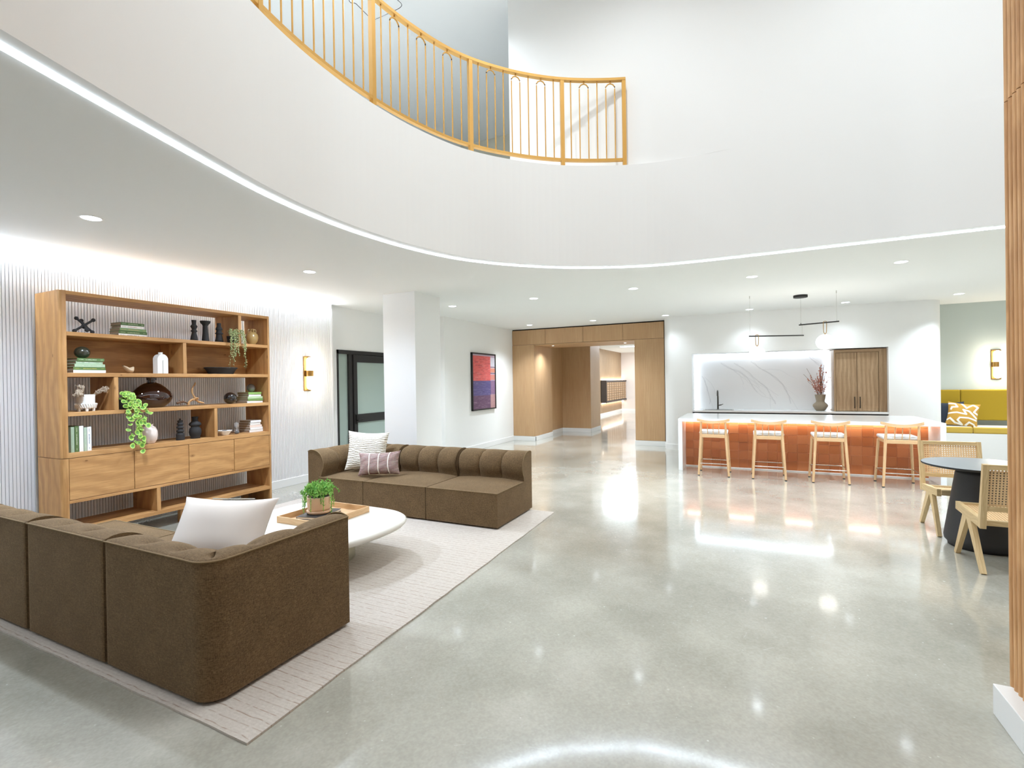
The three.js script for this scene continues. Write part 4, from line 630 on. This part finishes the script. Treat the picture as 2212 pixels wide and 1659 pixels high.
// ---------- bookcase ----------
const BX0 = -6.565, BX1 = -6.08, BZ0 = -2.42, BZ1 = -4.79, IZ0 = -2.475, IZ1 = -4.735;
const SH = { s1: 2.187, s2: 1.777, s3: 1.382, s4: 0.976 };
{ const t = thing('bookcase', 'tall oak bookcase with open shelves and a row of four drawers', 'bookcase', [0, 0, 0]);
  const B = (x0, x1, y0, y1, z0, z1, g = 'z', r = 0.004) => uvBox(rspan(x0, x1, y0, y1, z0, z1, r), g, rnd() * 2, rnd());
  // side panels with a broadly rounded outer front edge, upper and lower part
  const side = (y0, y1, s) => { const R = 0.05, zo = s > 0 ? BZ0 : BZ1, zi = s > 0 ? IZ0 : IZ1, n = 8, pts = [[BX0, zi], [BX1, zi]]; for (let i = 0; i <= n; i++) { const a = i / n * Math.PI / 2; pts.push([BX1 - R + R * Math.cos(a), zo - s * R + s * R * Math.sin(a)]); } pts.push([BX0, zo]); return uvBox(toCreasedNormals(slab(s > 0 ? pts : pts.slice().reverse(), y0, y1), 0.5), 'y', rnd() * 2, rnd()); };
  for (const s of [1, -1]) { mesh('side_panel', side(0.928, 2.594, s), M.oak, t); mesh('side_panel', side(0.16, 0.922, s), M.oak, t); mesh('foot', [side(0, 0.162, s)], M.oak, t); }
  mesh('top_board', B(BX0, BX1, 2.556, 2.593, IZ0, IZ1), M.oak, t);
  for (const y of [SH.s1, SH.s2, SH.s3]) mesh('shelf', B(BX0, BX1 + 0.001, y - 0.041, y, IZ0, IZ1), M.oak, t);
  mesh('console_top', B(BX0, BX1 + 0.002, 0.926, SH.s4, IZ0, IZ1), M.oak, t);
  mesh('console_bottom', B(BX0, BX1 + 0.001, 0.472, 0.504, IZ0, IZ1), M.oak, t);
  mesh('low_shelf', B(BX0, BX1, 0.164, 0.208, IZ0, IZ1), M.oak, t);
  for (const [y0, y1, z] of [[SH.s1, 2.556, -4.323], [SH.s2, SH.s1 - 0.041, -3.608], [SH.s3, SH.s2 - 0.041, -2.894], [SH.s4, SH.s3 - 0.041, -3.976], [0.208, 0.472, -3.294]]) mesh('divider', B(BX0, BX1 - 0.001, y0, y1, z + 0.021, z - 0.021, 'y'), M.oak, t);
  mesh('back_panel', B(BX0 + 0.002, BX0 + 0.02, SH.s2, SH.s1 - 0.041, IZ0, IZ1), M.oak, t);
  mesh('drawer_box', span(BX0, BX1 - 0.03, 0.506, 0.924, IZ0, IZ1), M.gap, t);
  const dz = [IZ0, -3.051, -3.634, -4.212, IZ1];
  for (let k = 0; k < 4; k++) mesh('drawer_front', B(BX1 - 0.026, BX1 + 0.001, 0.508, 0.922, dz[k] - 0.003, dz[k + 1] + 0.003, 'z', 0.0025), M.oak, t);
  mesh('foot', B(BX0 + 0.05, BX0 + 0.11, 0, 0.165, -4.6, -4.68, 'y'), M.oak, t); mesh('foot', B(-6.2, -6.14, 0, 0.165, -3.56, -3.62, 'y'), M.oak, t);
}
// place by its box in the photograph: on plane x = x0, standing at height y
const fit = (xl, xr, yt, yb, y, x0 = -6.3, wide = false) => { const p = onX((xl + xr) / 2, yb, x0), d = depthOf(p) / FPX; const q = p.clone().sub(EYE), w = (xr - xl) * d * (wide ? 1 : q.dot(fwd) / Math.hypot(q.x, q.z)); return { x: x0, y, z: clamp(p.z, IZ1 + w * 0.56, IZ0 - w * 0.6), w, h: (yb - yt) * d }; };
function turned(name, label, category, f, prof, mat, seg = 40) { const t = thing(name, label, category, [f.x, f.y, f.z]); mesh('body', lathe(prof.map(([r, y]) => [r * f.w / 2, y * f.h]), seg), mat, t); return t; }
// books
const TONE = ['dark green', 'ivory', 'sage green', 'moss green', 'cream', 'green', 'pale sage', 'light green', 'olive green', 'white', 'bright green', 'off-white', 'pale green', 'leaf green', 'white', 'grey-green', 'dark green', 'ivory', 'pale sage', 'white and blue', 'off-white', 'ivory', 'peach', 'white', 'cream'];
const spineMat = std(0xffffff, 0.6, { map: T.spines });
function book(k, label, group, pos, len, dep, th, rot) {
  const t = thing('book', label, 'book', pos, 0, group); t.rotation.set(...rot);
  const c = std(SPINES[k][0], 0.6), h = len / 2;
  mesh('cover', [rspan(-dep, 0, 0, 0.003, -h, h, 0.001, 1), rspan(-dep, 0, th - 0.003, th, -h, h, 0.001, 1), rspan(-0.003, 0, 0, th, -h, h, 0.001, 1)], c, t);
  mesh('pages', span(-dep + 0.004, -0.003, 0.003, th - 0.003, -h + 0.004, h - 0.004), M.pages, t);
  const g = new THREE.PlaneGeometry(len - 0.002, th - 0.001).rotateY(Math.PI / 2).translate(0.0006, th / 2, 0), uv = g.attributes.uv; for (let i = 0; i < 4; i++) uv.setY(i, 1 - (k + 1 - uv.getY(i)) / 25); mesh('spine', g, spineMat, t); return t;
}
const ORD = ['top', 'second', 'middle', 'fourth', 'bottom'];
function stack(k0, zL, zR, y, hTot, x, dep, where, jit = 0.012) { zR = Math.max(zR, IZ1 + 0.008); zL = Math.min(zL, IZ0 - 0.01);                // zL > zR; five lying books, spine to the room
  const th = hTot / 5; for (let i = 4; i >= 0; i--) { const k = k0 + i, dl = [0.04, 0.05, 0.015, 0.005, 0][i] + rr(0, jit); book(k, `${TONE[k]} book, ${ORD[i]} of the stack ${where}`, 'books lying on the shelves', [x + rr(-0.006, 0.006), y + (4 - i) * th, (zL + zR) / 2 + rr(-0.006, 0.006)], zL - zR - dl, dep + rr(-0.01, 0.01), th - 0.0006, [0, rr(-0.02, 0.02), 0]); }
}
{ let a = onX(256, 710, -6.2), b = onX(318, 710, -6.2); stack(0, a.z, b.z, SH.s1, fit(256, 318, 693.7, 726, SH.s1, -6.2).h * 0.93, -6.2, 0.2, 'on the top shelf');
  a = onX(158, 790, -6.13); b = onX(230, 790, -6.13); stack(5, a.z, b.z, SH.s2, fit(158, 230, 772.6, 804.5, SH.s2, -6.13).h, -6.13, 0.24, 'under the dark oval stone');
  a = onX(534, 860, -6.18); b = onX(574, 860, -6.18); stack(10, a.z, b.z, SH.s3, fit(534, 573, 848.5, 871.6, SH.s3, -6.18).h, -6.18, 0.24, 'under the small glass ball');
  a = onX(538, 925, -6.2); b = onX(576, 925, -6.2); stack(20, a.z, b.z, SH.s4, fit(538, 576, 911, 936, SH.s4, -6.2).h, -6.2, 0.24, 'beside the hourglass'); }
{ const xs = [[150, 158, 922], [158.7, 167.8, 921], [168, 177.8, 921.5], [178.5, 185, 926], [185.5, 195, 925.5]];
  xs.forEach(([l, r, yt], i) => { const a = onX(l, 960, -6.13), b = onX(r, 960, -6.13); a.z -= 0.012; b.z -= 0.012; const f = fit(l, r, yt, 977, SH.s4, -6.13), th = a.z - b.z - 0.002, k = 15 + i, lean = 0; book(k, `${TONE[k]} book standing upright, ${['first', 'second', 'third', 'fourth', 'last'][i]} from the bookcase side`, 'books standing on the console top', [-6.13, SH.s4 + f.h / 2 + (lean ? 0.004 : 0), a.z - 0.001], f.h, 0.19, th, [-Math.PI / 2 + lean, 0, 0]); }); }
// ---------- top shelf ----------
{ const f = fit(154, 210, 685, 717, SH.s1, -6.22), t = thing('jack_sculpture', 'black iron jack-shaped sculpture on the top shelf', 'sculpture', [f.x, f.y, f.z]), h = f.h, w = f.w / 2;
  const arm = (a, b) => join([tube([a, a.clone().lerp(b, 0.12), a.clone().lerp(b, 0.5), a.clone().lerp(b, 0.88), b], 0.011, 20, 8), new THREE.SphereGeometry(0.019, 12, 10).translate(a.x, a.y, a.z), new THREE.SphereGeometry(0.019, 12, 10).translate(b.x, b.y, b.z)]);
  mesh('body', [arm(V(0.03, 0.022, w * 0.92), V(-0.03, h, -w * 0.92)), arm(V(0.02, 0.022, -w * 0.6), V(-0.02, h * 1.02, w * 0.55)), arm(V(0.1, 0.03, 0.02), V(-0.1, h * 0.95, -0.02)), new THREE.SphereGeometry(0.026, 14, 10).translate(0, h * 0.5, 0)], M.matteBlack, t); }
turned('candle_holder', 'charcoal candle holder with two angular bulges on the top shelf', 'candle holder', fit(411, 428, 689, 734, SH.s1, -6.2), [[0, 0], [1, 0], [0.98, 0.08], [0.9, 0.2], [0.62, 0.38], [0.6, 0.42], [0.92, 0.475], [0.6, 0.54], [0.62, 0.58], [0.92, 0.68], [0.9, 0.72], [0.55, 0.8], [0.6, 0.9], [0.68, 1], [0, 1]], M.matteBlack);
turned('candle_holder', 'charcoal candle holder with a wide flared cup on the top shelf', 'candle holder', fit(432, 456, 691, 735.7, SH.s1, -6.2), [[0, 0], [0.72, 0], [0.7, 0.06], [0.52, 0.45], [0.45, 0.75], [0.55, 0.81], [0.9, 0.9], [1, 0.97], [0.98, 1], [0.8, 0.96], [0, 0.93]], M.matteBlack);
turned('candle_holder', 'short charcoal candle holder with two ridges by the trailing plant', 'candle holder', fit(464, 483, 695, 737, SH.s1, -6.2), [[0, 0], [1, 0], [0.94, 0.12], [0.7, 0.38], [0.72, 0.43], [1, 0.47], [0.7, 0.52], [0.58, 0.62], [0.84, 0.67], [0.82, 0.72], [0.55, 0.8], [0.45, 0.87], [0.5, 0.91], [0.48, 1], [0, 1]], M.matteBlack);
{ const f = fit(530, 559, 708, 742.8, SH.s1, -6.25), t = turned('ceramic_jug', 'honey-glazed round jug with small loop handles in the top corner', 'jug', f, [[0, 0], [0.42, 0], [0.5, 0.03], [0.88, 0.25], [1, 0.46], [0.9, 0.66], [0.55, 0.8], [0.38, 0.84], [0.36, 0.93], [0.44, 0.99], [0.38, 1], [0.28, 0.94], [0, 0.9]], M.tan);
  const r = f.w / 2, h = f.h; for (const a of [0.3, 1.87, 3.44, 5.01]) { const c = Math.cos(a), s = Math.sin(a); mesh('handle', tube([V(c * r * 0.36, h * 0.93, s * r * 0.36), V(c * r * 0.5, h * 0.97, s * r * 0.5), V(c * r * 0.64, h * 0.9, s * r * 0.64), V(c * r * 0.6, h * 0.78, s * r * 0.6)], 0.008, 14, 8), M.tan, t); } }
{ const f = fit(490, 512, 722, 741, SH.s1, -6.155), t = thing('trailing_plant', 'trailing plant of tiny pearl leaves spilling off the top shelf', 'plant', [f.x, f.y, f.z]);
  mesh('pot', lathe([[0, 0], [0.05, 0], [0.062, 0.09], [0.056, 0.09], [0.05, 0.06], [0, 0.06]], 28), M.matteBlack, t);
  const bead = new THREE.IcosahedronGeometry(0.0066, 0), sets = [[], []], stems = [];
  for (let k = 0; k < 34; k++) { const a = rr(-1.3, 1.3), hang = k < 20, down = hang ? rr(0.08, 0.34) : 0, r1 = hang ? rr(0.115, 0.14) : rr(0.02, 0.08), zz = hang ? Math.sin(a) * 0.11 : Math.max(-0.045, Math.sin(a) * 0.08), pts = hang ? [V(0.01, 0.08, zz * 0.3), V(r1 * 0.7, 0.12 + rr(0, 0.06), zz * 0.8), V(r1, 0.03, zz), V(r1 + 0.01, -down, zz + rr(-0.03, 0.03))] : [V(0, 0.07, 0), V(r1 * 0.5, 0.12, zz * 0.5), V(r1 * 0.8, rr(0.13, 0.21), zz * 0.9)], c = curve(pts); stems.push(tube(pts, 0.0013, 8, 4)); const n = hang ? 26 : 12; for (let j = 0; j < n; j++) { const q = c.getPoint(0.15 + 0.85 * j / n); sets[j & 1].push(bead.clone().scale(1, rr(0.7, 1.3), 1).translate(q.x + rr(-0.01, 0.01), q.y + rr(-0.008, 0.008), q.z + rr(-0.012, 0.012))); } }
  mesh('stems', stems, std(0x8a9060, 0.8), t).userData.kind = 'stuff'; mesh('pearls', sets[0], std(0xb5ba84, 0.6), t).userData.kind = 'stuff'; mesh('pearls', sets[1], std(0x93a066, 0.6), t).userData.kind = 'stuff'; }
// ---------- second shelf ----------
{ const f = fit(159.4, 196, 747, 772.6, SH.s2, -6.22), s = fit(158, 230, 772.6, 804.5, SH.s2, -6.13); tag(mesh('oval_stone', new THREE.SphereGeometry(0.5, 40, 28).scale(f.w, f.h * 1.02, f.w).rotateX(0.06).translate(f.x, SH.s2 + s.h + f.h * 0.51, f.z), M.mossSphere), 'polished dark green oval stone on a stack of green books', 'stone'); }
{ const f = fit(264, 292, 784, 804.5, SH.s2, -6.2), t = thing('wood_sculpture', 'carved pale saddle-shaped sculpture on the second shelf', 'sculpture', [f.x, f.y, f.z]);
  const W = f.w / 2, Hh = f.h, pr = curve([V(0, 0.92 * Hh, W * 0.95), V(0, 0.78 * Hh, W * 0.45), V(0, 0.62 * Hh, 0), V(0, 0.72 * Hh, -W * 0.5), V(0, 0.98 * Hh, -W * 0.95)]), lo = curve([V(0, 0.7 * Hh, W), V(0, 0.4 * Hh, W * 0.62), V(0, 0.12 * Hh, 0.05 * W), V(0, 0.03 * Hh, -W * 0.6), V(0, 0.2 * Hh, -W * 0.75)]);
  mesh('body', grid(24, 20, (u, v) => { const a = pr.getPoint(u), b = lo.getPoint(u), th = v * 6.2832, c = a.clone().add(b).multiplyScalar(0.5), r = a.distanceTo(b) / 2, wd = Math.pow(Math.sin(Math.PI * clamp(u * 0.94 + 0.03)), 0.5); return [c.x + Math.sin(th) * 0.045 * wd, Math.max(0.001, c.y + Math.cos(th) * r * wd * (a.y - b.y) / (2 * r)), c.z + Math.cos(th) * r * wd * (a.z - b.z) / (2 * r)]; }), M.sand, t); }
{ const f = fit(333, 361.5, 759, 805.8, SH.s2, -6.17), t = thing('arch_vase', 'cream arch-shaped vase with a slot in its middle', 'vase', [f.x, f.y, f.z]), w = f.w * 0.95, h = f.h, r = w / 2, hb = h * 0.865, s = new THREE.Shape(), sl = w * 0.07, hs = h * 0.6;
  s.moveTo(-r, 0); s.lineTo(-sl, 0); s.lineTo(-sl, hs - sl); s.absarc(0, hs - sl, sl, Math.PI, 0, true); s.lineTo(sl, 0); s.lineTo(r, 0); s.lineTo(r, hb - r); s.absarc(0, hb - r, r, 0, Math.PI, false); s.lineTo(-r, 0);
  mesh('body', new THREE.ExtrudeGeometry(s, { depth: 0.07, bevelEnabled: true, bevelSize: 0.004, bevelThickness: 0.004, bevelSegments: 2, curveSegments: 20 }).translate(0, 0.004, -0.035).rotateY(Math.PI / 2 + 0.15), M.ceramicWhite, t); mesh('neck', lathe([[0, 0], [w * 0.19, 0], [w * 0.18, h * 0.13], [w * 0.19, h * 0.145], [w * 0.12, h * 0.145], [0, h * 0.1]], 28).translate(0, hb - 0.008, 0), M.ceramicWhite, t); }
turned('serving_bowl', 'wide shallow black bowl with a flat rim on the second shelf', 'bowl', fit(438, 517, 791, 806, SH.s2, -6.32), [[0, 0], [0.68, 0], [0.72, 0.03], [0.9, 0.7], [0.99, 0.86], [1, 0.95], [0.95, 1], [0.88, 0.88], [0.66, 0.15], [0, 0.12]], M.matteBlack, 56).scale.set(0.8, 1, 1);
// ---------- third shelf ----------
{ const f = fit(165, 207, 855, 891, SH.s3, -6.2), t = thing('footed_planter', 'white footed planter with dried grasses on the third shelf', 'planter', [f.x, f.y, f.z]), r = f.w / 2, h = f.h;
  mesh('bowl', lathe([[0, h * 0.32], [r * 0.9, h * 0.32], [r * 0.96, h * 0.4], [r * 0.99, h], [r * 0.92, h], [r * 0.88, h * 0.5], [0, h * 0.45]], 44), M.ceramicWhite, t); mesh('base_ring', lathe([[0, h * 0.16], [r * 0.9, h * 0.16], [r * 1.1, h * 0.24], [r * 1.17, h * 0.46], [r * 1.1, h * 0.48], [r * 0.9, h * 0.36], [0, h * 0.33]], 44), M.ceramicWhite, t);
  { const gs = []; for (let k = 0; k < 28; k++) { const a = k / 28 * 6.283, b = a + 0.2; gs.push(rod(V(Math.cos(a) * r * 1.04, h * 0.19, Math.sin(a) * r * 1.04), V(Math.cos(b) * r * 1.165, h * 0.45, Math.sin(b) * r * 1.165), 0.005, 0.006, 6)); } mesh('rope_relief', gs, M.ceramicWhite, t); }
  for (let k = 0; k < 6; k++) { const a = k / 6 * 6.283 + 0.3; mesh('foot', cyl(0.011, 0.016, h * 0.2, 12, Math.cos(a) * r * 0.85, 0, Math.sin(a) * r * 0.85), M.ceramicWhite, t); }
  const stems = [], tufts = [], bit = new THREE.IcosahedronGeometry(1, 0);
  const sprig = (a, b, n) => { const m = a.clone().lerp(b, 0.5).add(V(0, 0.02, 0)); for (let k = 0; k < n; k++) { const e = b.clone().add(V(rr(-0.04, 0.04), rr(-0.06, 0.015), rr(-0.03, 0.03))), pts = [a, m.clone().add(V(rr(-0.015, 0.015), rr(-0.02, 0.02), rr(-0.02, 0.02))), e]; stems.push(tube(pts, 0.0022, 6, 4)); const cc = curve(pts); for (let j = 0; j < 16; j++) { const q = cc.getPoint(rr(0.5, 1)); tufts.push(bit.clone().scale(rr(0.0014, 0.003), rr(0.005, 0.012), rr(0.0014, 0.003)).rotateX(rr(-0.6, 0.6)).translate(q.x + rr(-0.009, 0.009), q.y + rr(-0.008, 0.006), q.z + rr(-0.009, 0.009))); } } };
  sprig(V(0, h * 0.7, 0.02), V(0.19, h + 0.045, 0.15), 16); sprig(V(0, h * 0.7, 0.02), V(0.13, h + 0.085, 0.1), 22); sprig(V(0, h * 0.7, -0.03), V(0.06, h + 0.07, -0.15), 14);
  mesh('grass_stems', stems, std(0xb49b7d, 0.9), t).userData.kind = 'stuff'; mesh('grass_heads', tufts, std(0xcfbda8, 0.95), t).userData.kind = 'stuff'; }
{ const f = fit(257, 277, 869.6, 886, SH.s3, -6.155), t = thing('trailing_ivy', 'variegated ivy hanging from a black pot on the third shelf', 'plant', [f.x, f.y, f.z]);
  mesh('pot', lathe([[0, 0], [0.055, 0], [0.068, 0.11], [0.06, 0.11], [0.055, 0.08], [0, 0.08]], 28), M.black, t);
  const col = [], lg = grid(10, 6, (u, v) => { const a = u * 6.2832, r = v * (0.9 + 0.12 * Math.cos(2 * a) + 0.1 * Math.cos(a)); return [Math.cos(a) * r, 0.22 * r * r * Math.cos(2 * a) + 0.06 * v, Math.sin(a) * r]; }); { const p = lg.attributes.position; for (let i = 0; i < p.count; i++) { const v = Math.floor(i / 11) / 6, c = v < 0.6 ? [0.1, 0.27, 0.035] : v < 0.85 ? [0.34, 0.55, 0.06] : [0.56, 0.7, 0.25]; col.push(...c); } lg.setAttribute('color', new THREE.Float32BufferAttribute(col, 3)); }
  const leafG = flat(lg), leafM = std(0xffffff, 0.55, { vertexColors: true, side: THREE.DoubleSide }), stemM = std(0x6f8a3a, 0.8), stems = [];
  const vines = [[0.115, 0.02, -0.42], [0.12, -0.03, -0.32], [0.12, -0.07, -0.40], [0.115, -0.1, -0.2], [0.12, -0.05, -0.48], [0.11, 0.04, -0.12], [0.105, -0.14, -0.05]];
  vines.forEach(([x, dz, dn], i) => { const pts = [V(0, 0.09, 0), V(0.05, 0.17, dz * 0.4), V(x, 0.06, dz * 0.8), V(x + 0.005, dn * 0.5, dz - 0.03), V(x + 0.005, dn, dz - 0.045)], c = curve(pts); stems.push(tube(pts, 0.0016, 24, 5)); const n = Math.round(7 + Math.abs(dn) * 28); for (let j = 0; j < n; j++) { const q = c.getPoint((j + 0.5) / n), m = mesh('leaf', leafG, leafM, t), s = rr(0.023, 0.034); m.position.set(q.x + rr(0, 0.02), q.y + rr(-0.012, 0.012), q.z + rr(-0.03, 0.03)); m.scale.set(s, s, s * rr(0.85, 1)); m.rotation.set(rr(-0.5, 0.5), rr(0, 6), -1.15 + rr(-0.5, 0.4), 'ZYX'); } });
  mesh('vines', stems, stemM, t); }
{ const f = fit(287, 369.4, 817.7, 881.5, SH.s3, -6.33, true), t = thing('glass_bottle', 'big squat brown glass bottle with a narrow neck', 'bottle', [f.x, f.y, f.z]), w = f.w / 2, h = f.h; t.rotation.y = Math.PI / 2;
  mesh('body', toCreasedNormals(lathe([[0, 0], [0.5, 0], [0.62, 0.03], [0.86, 0.16], [0.99, 0.3], [1, 0.38], [0.9, 0.52], [0.66, 0.68], [0.42, 0.79], [0.24, 0.835], [0.19, 0.85], [0.185, 0.92], [0.225, 0.93], [0.24, 0.965], [0.235, 1], [0.16, 1], [0.15, 0.9], [0, 0.88]].map(([r, y]) => [r * w, y * h]), 56).scale(1, 1, 0.62), 0.7), M.glassBrown, t); }
{ const f = fit(376, 447.6, 827, 877, SH.s3, -6.2), t = thing('driftwood_branch', 'forked driftwood branch lying on the third shelf', 'driftwood', [f.x, f.y, f.z]), W = f.w / 2, h = f.h, q = (u, v, d = 0) => V(d, 0.012 + v * h, W - u * 2 * W);
  const limb = (pts, r0, r1) => { const c = curve(pts), n = 24; return grid(n, 8, (u, v) => { const p = c.getPoint(u), tn = c.getTangent(u), s = V(1, 0, 0), b = tn.clone().cross(s).normalize(), r = lerp(r0, r1, u) * (1 + 0.18 * Math.sin(u * 17)), a = v * 6.2832; s.addScaledVector(tn, -s.dot(tn)).normalize(); return [p.x + (s.x * Math.cos(a) + b.x * Math.sin(a)) * r, p.y + (s.y * Math.cos(a) + b.y * Math.sin(a)) * r, p.z + (s.z * Math.cos(a) + b.z * Math.sin(a)) * r]; }); };
  mesh('limb', [limb([q(0.42, 0.0), q(0.44, 0.12), q(0.52, 0.2), q(0.64, 0.24), q(0.8, 0.12), q(0.98, 0.06)], 0.014, 0.01), limb([q(0.72, 0.18), q(0.62, 0.38), q(0.56, 0.55), q(0.58, 0.74), q(0.66, 0.88), q(0.68, 0.98)], 0.013, 0.006), limb([q(0.56, 0.2, 0.02), q(0.66, 0.3, 0.03), q(0.74, 0.26, 0.02)], 0.009, 0.008)], M.driftwood, t);
  mesh('dark_twig', [limb([q(0.02, 0.1), q(0.12, 0.13), q(0.25, 0.15), q(0.36, 0.1), q(0.44, 0.04)], 0.012, 0.008), limb([q(0.14, 0.12), q(0.13, 0.02, 0.02)], 0.006, 0.004), limb([q(0.2, 0.15), q(0.1, 0.22)], 0.005, 0.003)], M.driftDark, t); }
const ball = (name, label, cat, f, y, mat) => tag(mesh(name, new THREE.SphereGeometry(f.w / 2, 36, 24).translate(f.x, y + f.w / 2 + 0.001, f.z), mat), label, cat);
ball('marble_ball', 'black marble ball with white veins on the third shelf', 'ball', fit(483, 512, 846, 873.5, SH.s3, -6.2), SH.s3, phy(0xffffff, 0.12, { clearcoat: 0.8, map: canvasTex(512, 256, (g, w, h) => { g.fillStyle = '#1c1918'; g.fillRect(0, 0, w, h); for (let k = 0; k < 16; k++) { let x = rnd() * w, y = rnd() * h, a = rr(0, 6.28); g.strokeStyle = `rgba(225,220,215,${rr(0.2, 0.7)})`; g.lineWidth = rr(0.7, 2.2); g.beginPath(); g.moveTo(x, y); for (let j = 0; j < 14; j++) { a += rr(-0.5, 0.5); x += Math.cos(a) * 9; y += Math.sin(a) * 9; g.lineTo(x, y); } g.stroke(); } }) }));
{ const s = fit(534, 573, 848.5, 871.6, SH.s3, -6.18), f = fit(532.5, 552.4, 831.8, 848, SH.s3, -6.27); ball('glass_ball', 'small smoky glass ball on top of the green and white books', 'ball', f, SH.s3 + s.h, phy(0x77736e, 0.08, { clearcoat: 1, metalness: 0.2 })); }
// ---------- console top ----------
{ const f = fit(300, 342, 918, 960, SH.s4, -6.2), t = turned('round_vase', 'round blush-white vase with a small rim on the console top', 'vase', f, [[0, 0], [0.62, 0], [0.68, 0.03], [0.92, 0.2], [1, 0.42], [0.95, 0.66], [0.72, 0.84], [0.5, 0.9], [0.47, 0.95], [0.55, 1], [0.49, 1], [0.4, 0.92], [0, 0.88]], M.blush); }
turned('stacked_candlestick', 'matte black candlestick like a stack of discs on the console top', 'candle holder', fit(380, 399.4, 905, 951.5, SH.s4, -6.2), [[0, 0], [0.98, 0], [1, 0.02], [1, 0.26], [0.95, 0.3], [0.55, 0.34], [0.82, 0.37], [0.9, 0.42], [0.82, 0.47], [0.5, 0.51], [0.76, 0.54], [0.84, 0.59], [0.76, 0.63], [0.45, 0.67], [0.7, 0.7], [0.76, 0.75], [0.68, 0.79], [0.4, 0.82], [0.62, 0.85], [0.66, 0.88], [0.56, 0.91], [0.2, 0.93], [0.18, 1], [0, 1]], M.matteBlack);
turned('gourd_vase', 'matte black vase with two swelling tiers on the console top', 'vase', fit(408, 436, 902, 948.5, SH.s4, -6.22), [[0, 0], [0.78, 0], [0.8, 0.05], [0.72, 0.08], [0.9, 0.16], [1, 0.3], [0.92, 0.44], [0.68, 0.52], [0.72, 0.56], [0.9, 0.6], [1, 0.655], [0.86, 0.72], [0.56, 0.78], [0.46, 0.83], [0.46, 0.92], [0.55, 1], [0.47, 1], [0.36, 0.86], [0, 0.8]], M.matteBlack, 48);
{ const f = fit(469.5, 502, 932, 942.5, SH.s4, -6.2), t = turned('shallow_dish', 'shallow cream dish holding dark pebbles by the hourglass', 'dish', f, [[0, 0], [0.5, 0], [0.55, 0.06], [0.97, 0.9], [1, 1], [0.92, 0.98], [0.5, 0.25], [0, 0.2]], M.ceramicWhite); const st = std(0x241f1c, 0.6); for (let k = 0; k < 9; k++) { const a = k * 2.4, r = f.w * 0.042 * Math.sqrt(k), m = mesh('pebble', new THREE.SphereGeometry(1, 12, 8), st, t); m.scale.set(0.022, 0.014, 0.018); m.rotation.y = a; m.position.set(Math.cos(a) * r, f.h * 0.82, Math.sin(a) * r); m.name = 'pebble'; } }
{ const f = fit(505, 518, 911, 937, SH.s4, -6.15), t = thing('hourglass', 'small glass hourglass with dark sand beside the white books', 'hourglass', [f.x, f.y, f.z]), r = f.w / 2, h = f.h; mesh('glass', lathe([[r * 0.3, 0.004], [r * 0.8, h * 0.06], [r * 0.92, h * 0.2], [r * 0.7, h * 0.36], [r * 0.12, h * 0.5], [r * 0.7, h * 0.64], [r * 0.92, h * 0.8], [r * 0.8, h * 0.94], [r * 0.3, h]], 32), phy(0xffffff, 0.03, { transmission: 0.9, thickness: 0 }), t); mesh('sand', lathe([[0, 0.006], [r * 0.72, h * 0.06], [r * 0.85, h * 0.18], [r * 0.5, h * 0.24], [0, h * 0.27]], 24), M.black, t); }

renderer.render(scene, camera);
